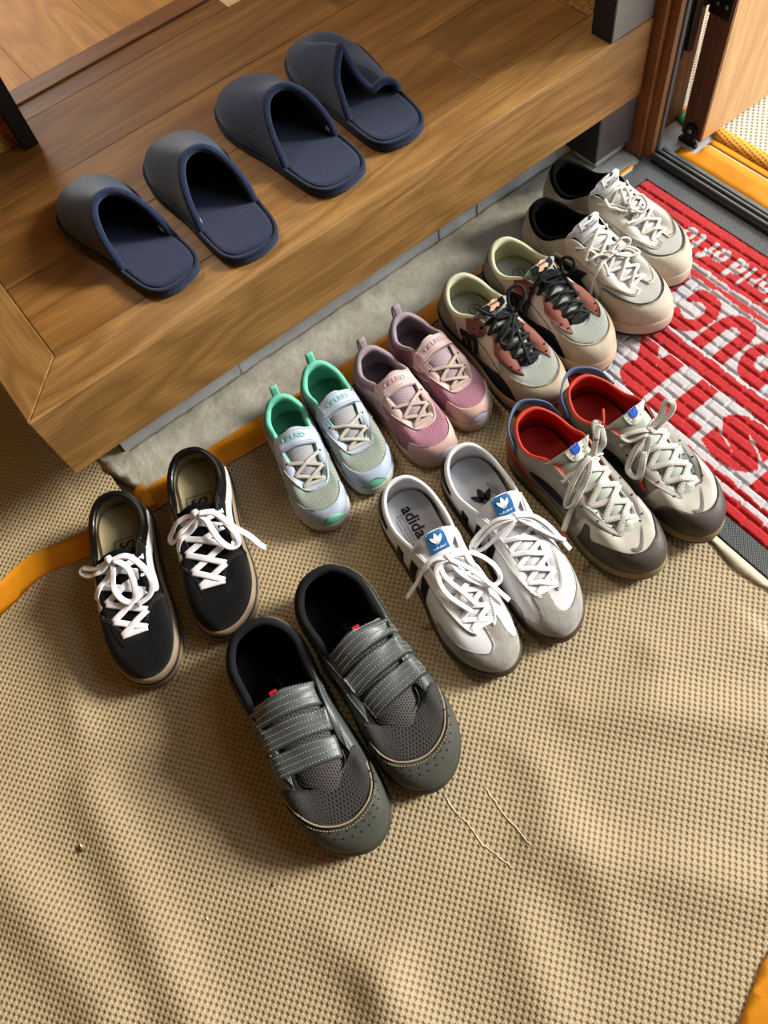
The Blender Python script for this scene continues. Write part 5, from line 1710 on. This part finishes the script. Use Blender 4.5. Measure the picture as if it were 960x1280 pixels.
    s.decal('toe_print', V * .036 * np.array([1, 1]), F, (.862 * s.L, -.006 * s.L * s.m, s.topz(.862 * s.L, -.006 * s.L * s.m)), np.array([-.35, .94, 0]), np.array([-.94, -.35, 0]), 'swoosh_grey', h=.0020)
    kn, pa = BOWS[key]
    e = np.array(pa[2 if key == 'huaA' else 3][-1])
    e2 = e + np.array([.016, -.008, -.008]) if key == 'huaA' else e + np.array([.012, -.001, -.010])
    tips = [([e, (e + e2) / 2, e2], 'neoprene_red')]
    if key == 'huaA':
        a = np.array(pa[3][-1]); tips.append(([a, a + np.array([-.008, .007, .003]), a + np.array([-.017, .014, .004])], 'neoprene_red'))
    s.laces(list(np.linspace(.10, .40, 5)), .0082, .0017, 'lace_fleck', bow=pa, knot=kn, t_e=.86, lift=.0030, tips=tips)
    s.finish()
huarache('huaA', 'grey sneaker with red lining beside the white striped sneaker')
huarache('huaB', 'grey sneaker with red lining standing half on the doormat edge')

# ---- kids shoes with one strap
def kids_mats(t, upper, upper2, mesh, hole, lining, cap, overlay, tip, lace, sole, strap, insole, pr):
    plain(t + '_upper', upper, .55, col2=upper2, vs=14, bs=400, bd=.0003)
    knit(t + '_mesh', mesh, hole, .0030, .0026, depth=.0009, width=.20)
    knit(t + '_tongue', upper2, hole, .0030, .0026, depth=.0008, width=.14)
    knit(t + '_lining', lining, lining, .0022, .0020, depth=.0004)
    plain(t + '_cap', cap, .5, col2=overlay, vs=25)
    plain(t + '_overlay', overlay, .45, bs=400, bd=.0002)
    plain(t + '_tip', tip, .5)
    plain(t + '_lace', lace, .75, bs=900, bd=.0004)
    plain(t + '_sole', sole, .55, col2=cap, vs=30)
    plain(t + '_strap', strap, .45, bs=400, bd=.0002)
    plain(t + '_insole', insole, .85)
    plain(t + '_print', pr, .5)
kids_mats('mint', '#9aa8c0', '#a6a8ae', '#98a399', '#47524c', '#6cc9ae', '#98a2b8', '#a6b3c8', '#6fb39c', '#b5b3aa', '#bab4a4', '#a9b8d0', '#3d6f62', '#82c0b8')
kids_mats('pink', '#a98d96', '#aa98a0', '#a8758a', '#6a3a4c', '#998a94', '#b7988c', '#bfa5a3', '#a9a9bd', '#b3a498', '#ac9b86', '#c0a8a9', '#544b53', '#ac9699')
def kids(key, t, label, group):
    s = Shoe('kids_shoe', label, group, key, wid=1.12, hscale=.84, sole_h=(.022, .018), spring=.007, sole_out=.003,
             topline=tl(.725, .41, zt=.064, ze=.094, zd=.068, zh=.088, w0=.070, w1=.112, wc=.136, dip=.19), toe_full=.84, pad=.0085)
    s.sole([('outsole', 0, .40, .003, .0035, t + '_sole'), ('midsole', .38, 1.05, .0040, .0035, t + '_sole')])
    s.upper(t + '_mesh')
    s.lining(t + '_lining', t + '_lining', rim=.5)
    s.insole(t + '_insole')
    for q in (-1, 1):
        a, b = sorted((q * .55, q * 1.0))
        s.band('quarter', a, b, 0, [(q * .55, .55), (q * .68, .72), (q * .85, .80), (q * 1.0, .78)], t + '_upper', h=.0010)
        a, b = sorted((q * .34, q * .66))
        s.band('side_panel', a, b, [(q * .34, .0), (q * .66, 0)], [(q * .34, .12), (q * .42, .52), (q * .52, .80), (q * .66, .82)], t + '_upper', h=.0012)
        s.stitches([(q * .01, .87), (q * .10, .84), (q * .2, .765), (q * .34, .69)], mat='stitch_white', h=.0022, dash=.0016, gap=.0012, w=.0005)
        s.ribbon('side_mark', [(q * .42, .20), (q * .50, .36), (q * .56, .60)], .004, t + '_overlay', h=.0018, taper=[(0, .3), (.5, 1), (1, .2)])
        s.ribbon('side_mark', [(q * .38, .46), (q * .47, .38), (q * .56, .34)], .004, t + '_overlay', h=.0018, taper=[(0, .2), (.6, 1), (1, .4)])
    s.band('eyestay', -.50, .50, [(-.5, .66), (-.32, .68), (-.18, .76), (-.08, .83), (0, .845), (.08, .83), (.18, .76), (.32, .68), (.5, .66)], 1, t + '_overlay', h=.0016, n=70)
    cap = [(.80, .165), (.87, .128), (.922, .06), (.937, -.02), (.915, -.085), (.86, -.130), (.79, -.150)]
    s.plan_patch('toe_cap', cap, t + '_cap', h=.0014, step=.004, edge=(-.255, .265), smooth_poly=3)
    s.band('toe_tip', -.085, .075, 0, [(-.085, .02), (-.03, .24), (.02, .26), (.075, .02)], t + '_tip', h=.0028)
    s.tongue(t + '_tongue', top=(-.012, .010), hw=(.022, .030), th=.008, arch=.005, round_top=.30, s_top=.44)
    s.laces(list(np.linspace(.10, .30, 3)), .0052, .0014, t + '_lace', t_e=.88, lift=.0020, bar_first=True)
    s.strap('strap', (.455, -.165), (.425, .170), .024, t + '_strap', th=.0022, lift=.0014, rows=0, label='pale hook and loop strap')
    tp = s.strap_top
    for v in (1, 5):
        s.stitches(pts=tp[1:-1, v] + np.array([0, 0, .0004]), mat='stitch_white', dash=.0016, gap=.0012, w=.0005)
    c = tp[13, 3]
    V, F = text2d('MIZUNO' if t == 'mint' else 'MIZUNO', .0085, .01)
    W = MB()
    pts = []
    ax = (tp[16, 3] - tp[10, 3]); ax[2] = 0; ax /= np.linalg.norm(ax)
    if ax[1] < 0:
        ax = -ax
    ay = np.array([-ax[1], ax[0], 0])
    for x, y in V:
        p = c + ax * x + ay * y
        d = np.linalg.norm((tp[:, :, :2] - p[:2]).reshape(-1, 2), axis=1)
        k = np.argsort(d)[:4]
        wv = 1 / (d[k] + 1e-5)
        p[2] = (tp.reshape(-1, 3)[k, 2] * wv).sum() / wv.sum() + .0009
        pts.append(p)
    W.add(pts, F)
    W.build('strap_print', t + '_print', s.root, smooth=False)
    s.pull_loop(t + '_lining')
    s.finish()
kids('mintA', 'mint', 'mint lined kids shoe with pale blue strap beside the black skate shoe', 'mint lined kids shoes')
kids('mintB', 'mint', 'mint lined kids shoe with pale blue strap beside the pink kids shoe', 'mint lined kids shoes')
kids('pinkA', 'pink', 'pink kids shoe with pale strap beside the mint lined kids shoe', 'pink kids shoes')
kids('pinkB', 'pink', 'pink kids shoe with pale strap beside the sneaker marked m', 'pink kids shoes')

# ---- cream lined sneakers with black laces
plain('lining_cream', '#b9b89c', .85, bs=500, bd=.0006)
plain('insole_m', '#8f918f', .8)
knit('mesh_grey_green', '#9aa19b', '#4f5652', .0026, .0026, stagger=False, depth=.0008, width=.16)
plain('overlay_bone', '#c2b8b0', .55, col2='#b2a9a1', vs=18, bs=300, bd=.0004)
plain('toe_bone', '#b3a996', .65, col2='#95866f', vs=16, bs=250, bd=.0005)
plain('suede_navyblack', '#14171f', .9, bs=500, bd=.0006)
plain('rust_pink', '#7a463c', .6, bs=400, bd=.0004)
plain('print_peach', '#d8a98c', .6)
plain('lace_charcoal', '#14171c', .8, bs=900, bd=.0006)
plain('midsole_bone', '#b7a08c', .6, col2='#9f866f', vs=25)
plain('suede_taupe', '#8c8a80', .9, bs=400, bd=.0006)
def moz(key, label):
    s = Shoe('chunky_sneaker', label, 'cream lined sneakers with black laces', key, wid=1.13, sole_h=(.034, .026), spring=.009, sole_out=.004,
             topline=tl(.745, .42, zt=.066, ze=.094, zd=.070, zh=.086, w0=.050, w1=.086, wc=.132, dip=.20), toe_full=.84, pad=.0085)
    s.sole([('outsole', 0, .25, .003, .0045, 'rubber_black'), ('midsole', .23, 1.02, .0052, .0045, 'midsole_bone')])
    s.upper('overlay_bone')
    s.lining('lining_cream', 'lining_cream', rim=.4)
    s.insole('insole_m')
    V, F = text2d('M', .012)
    s.decal('insole_print', V, F, (.17 * s.L, .04 * s.L, s.zins(.17 * s.L)), (1, 0, 0), (0, 1, 0), 'print_black', h=.0010, bvh=None)
    k_ = 20
    V = np.array([(r * math.cos(2 * math.pi * i / k_), r * math.sin(2 * math.pi * i / k_)) for r in (.010, .0088) for i in range(k_)])
    s.decal('insole_print', V, [(i, (i + 1) % k_, k_ + (i + 1) % k_, k_ + i) for i in range(k_)], (.17 * s.L, .04 * s.L, s.zins(.17 * s.L)), (1, 0, 0), (0, 1, 0), 'print_black', h=.0010, bvh=None)
    mesh = [(.665, .155), (.69, .085), (.755, .065), (.80, .0), (.755, -.065), (.69, -.085), (.655, -.140), (.74, -.150), (.85, -.125), (.91, -.07), (.930, 0), (.91, .07), (.84, .130), (.74, .160)]
    s.plan_patch('vamp_mesh', mesh, 'mesh_grey_green', h=.0009, step=.0045, smooth_poly=3)
    cap = [(.70, .162), (.80, .146), (.89, .092), (.932, 0), (.908, -.078), (.84, -.132), (.74, -.150)]
    s.plan_patch('toe_cap', cap, 'toe_bone', h=.0018, step=.0045, edge=(-.31, .345), smooth_poly=3)
    ln = [np.array([x * s.L, y * s.L * s.m, s.topz(x * s.L, y * s.L * s.m) + .0026]) for x, y in catmull([(a + .010, b * 1.03) for a, b in cap], 6)]
    s.stitches(pts=ln, mat='stitch_tan', dash=.002, gap=.0014)
    thr = [(.62, .075), (.69, .080), (.76, .058), (.785, .0), (.76, -.058), (.69, -.078), (.62, -.07), (.69, -.04), (.735, 0), (.69, .04)]
    s.plan_patch('throat_panel', thr, 'suede_navyblack', h=.0020, step=.004, smooth_poly=2)
    for q in (-1, 1):
        a, b = sorted((q * .20, q * .98))
        s.band('side_guard', a, b, 0, [(q * .20, .0), (q * .25, .26), (q * .34, .30), (q * .55, .14), (q * .75, .20), (q * .98, .42)], 'suede_navyblack', h=.0028)
        a, b = sorted((q * .13, q * .33))
        s.band('lace_panel', a, b, [(q * .13, .66), (q * .22, .58), (q * .33, .62)], 1, 'rust_pink', h=.0022)
        a, b = sorted((q * .40, q * .56))
        s.band('lace_panel', a, b, [(q * .40, .86), (q * .46, .66), (q * .56, .74)], 1, 'rust_pink', h=.0022)
        a, b = sorted((q * .66, q * 1.0))
        s.band('heel_panel', a, b, [(q * .66, .44), (q * .8, .36), (q * 1.0, .46)], [(q * .66, .80), (q * .8, .97), (q * 1.0, .97)], 'suede_taupe', h=.0014)
        s.stitches([(q * .30, .38), (q * .40, .50), (q * .52, .60)], mat='stitch_dark', h=.0012)
        for a_, t_ in ((.16, .70), (.21, .66), (.45, .76), (.50, .80)):
            s.disc(s.S(q * a_, t_), .0016, 'hole_dark', h=.0030, k=8, n=s.N(q * a_, t_))
        # bold m on each side
        V, F = text2d('m', .064, .05)
        cs, ct = q * .56, .44
        P = s.S(cs, ct); n = s.N(cs, ct)
        X = s.S(cs - q * .02, ct) - P; X /= np.linalg.norm(X)
        Y = np.cross(n, X)
        if Y[2] < 0:
            X, Y = -X, -Y
        if np.dot(np.cross(X, Y), n) < 0:
            X = -X
        s.decal('letter_m', V * .86, F, P, X, Y, 'suede_navyblack', h=.0020, label='bold black letter m')
    s.tongue('mesh_grey_green', top=(-.010, .020), hw=(.024, .032), th=.009, arch=.005, round_top=.15)
    P, X, Y = on_tongue(s, 1.415)
    V, F = rect2d(.021, .0115, 8, 5)
    s.decal('tongue_label', V, F, P, X, Y, 'suede_navyblack', h=.0012, bvh='tongue')
    pts = [(-.010, -.008), (-.006, -.002), (-.010, .003), (-.008, .0075), (-.004, .006), (.0, .009), (.003, .006), (.007, .0085), (.009, .004), (.006, .0), (.010, -.005), (.006, -.0085), (.002, -.006), (-.004, -.009)]
    V, F = fan(pts)
    s.decal('label_print', V, F, P, X, Y, 'print_peach', h=.0020, bvh='tongue')
    V, F = text2d('moz', .0075, .02)
    s.decal('label_print', V, F, P, X, Y, 'print_black', h=.0028, bvh='tongue')
    V, F = rect2d(.009, .006, 4, 3)
    P, X, Y = on_tongue(s, .62)
    s.decal('tongue_patch', V, F, P, X, Y, 'stripe_white', h=.0012, bvh='tongue')
    kn, pa = BOWS[key]
    s.laces(list(np.linspace(.11, .44, 6)), .0052, .0044, 'lace_charcoal', bow=pa, knot=kn, t_e=.88, lift=.0034, knot_r=.0048)
    s.finish()
moz('mA', 'cream lined sneaker with black laces beside the pink kids shoe')
moz('mB', 'cream lined sneaker with black laces beside the white running shoe')

# ---- white running shoes with black lining
plain('runner_white', '#c0beb6', .55, col2='#b2afa6', vs=14, bs=300, bd=.0003)
knit('runner_mesh', '#adaea9', '#70716d', .0026, .0026, stagger=False, depth=.0007, width=.12)
plain('runner_toe', '#bab2a4', .6, col2='#a99d8b', vs=14, bs=250, bd=.0004)
plain('runner_midsole', '#b7a594', .6, col2='#a08c79', vs=20)
plain('lining_black', '#060607', .95, spec=.05, bs=500, bd=.0004)
plain('lace_cream', '#cfccc4', .8, bs=900, bd=.0005)
plain('tongue_white', '#cfd0d2', .8)
knit('tongue_net', '#c9cacc', '#8a8b8f', .0030, .0028, depth=.0006, width=.12)
def runner(key, label):
    s = Shoe('running_shoe', label, 'white running shoes with black lining', key, wid=1.05, sole_h=(.034, .026), spring=.010, sole_out=.004,
             topline=tl(.755, .41, zt=.068, ze=.104, zd=.076, zh=.094, w0=.055, w1=.096, wc=.134, dip=.20), toe_full=.86, pad=.0095)
    s.sole([('outsole', 0, .28, .003, .0045, 'rubber_black'), ('midsole', .26, 1.03, .0052, .0045, 'runner_midsole')])
    s.upper('runner_mesh')
    s.lining('lining_black', 'lining_black', rim=.4)
    s.insole('lining_black')
    cap = [(.68, .164), (.79, .148), (.88, .102), (.930, .02), (.914, -.065), (.85, -.126), (.75, -.150)]
    s.plan_patch('toe_cap', cap, 'runner_toe', h=.0018, step=.0045, edge=(-.30, .36), smooth_poly=3)
    ln = [np.array([x * s.L, y * s.L * s.m, s.topz(x * s.L, y * s.L * s.m) + .0012]) for x, y in catmull([(a - .006, b * .975) for a, b in cap], 6)]
    mb = MB(); sweep(mb, ln, .0016, .0012, n=1); mb.build('toe_seam', 'stitch_dark', s.root)
    mb = MB()
    box_ = [(.675, .150), (.70, .090), (.765, .060), (.785, .0), (.765, -.055), (.70, -.080), (.675, -.130)]
    for q in (-1, 1):
        a, b = sorted((q * .03, q * .52))
        s.band('eyestay', a, b, [(q * .03, .80), (q * .12, .66), (q * .28, .54), (q * .52, .62)], 1, 'runner_white', h=.0018)
        a, b = sorted((q * .60, q * 1.0))
        s.band('heel_panel', a, b, 0, [(q * .60, .30), (q * .72, .78), (q * .86, .94), (q * 1.0, .95)], 'runner_white', h=.0016)
        s.stitches([(q * .63, .32), (q * .74, .74), (q * .86, .88), (q * .99, .88)], mat='stitch_tan', h=.0022, dash=.002, gap=.0014)
        s.st_patch('side_mark', [(q * .36, .10), (q * .46, .30), (q * .40, .50), (q * .50, .46), (q * .60, .62), (q * .62, .36), (q * .70, .16), (q * .56, .22)], 'rubber_black', h=.0014)
        s.ribbon('side_overlay', [(q * .30, .04), (q * .345, .30), (q * .36, .62)], .010, 'runner_white', h=.0016)
        s.ribbon('side_piping', [(q * .40, .62), (q * .50, .56), (q * .60, .70)], .0024, 'runner_white', h=.0024)
        s.stitches([(q * .04, .83), (q * .12, .69), (q * .28, .57), (q * .50, .65)], mat='stitch_tan', h=.0024, dash=.002, gap=.0014)
    s.tongue('tongue_net', top=(-.010, .024), hw=(.026, .034), th=.008, arch=.006, round_top=.30)
    P, X, Y = on_tongue(s, 1.405)
    V, F = rect2d(.019, .0145, 6, 5)
    s.decal('tongue_label', V, F, P, X, Y, 'tongue_white', h=.0010, bvh='tongue', label='white label with black lines and emblem')
    for dy in (.0125, .0098, -.0125, -.0098):
        V, F = rect2d(.017, .0007, 6, 1)
        s.decal('label_print', V, F, P + Y * dy, X, Y, 'print_black', h=.0016, bvh='tongue')
    V, F = fan([(-.011, -.001), (-.002, .000), (.004, .0075), (.0045, .0015), (.012, .0005), (.004, -.0015), (.001, -.0035), (-.002, -.0012)])
    s.decal('label_print', V, F, P + Y * .001, X, Y, 'print_black', h=.0016, bvh='tongue')
    V, F = text2d('MIZUNO', .0052, .02)
    s.decal('label_print', V, F, P - Y * .0062, X, Y, 'print_black', h=.0016, bvh='tongue')
    kn, pa = BOWS[key]
    s.laces(list(np.linspace(.09, .44, 6)), .0050, .0032, 'lace_cream', bow=pa, knot=kn, t_e=.87, lift=.0034, knot_r=.005)
    s.finish()
runner('mizA', 'white running shoe with black lining beside the cream lined sneaker')
runner('mizB', 'white running shoe with black lining beside the step base and doormat corner')
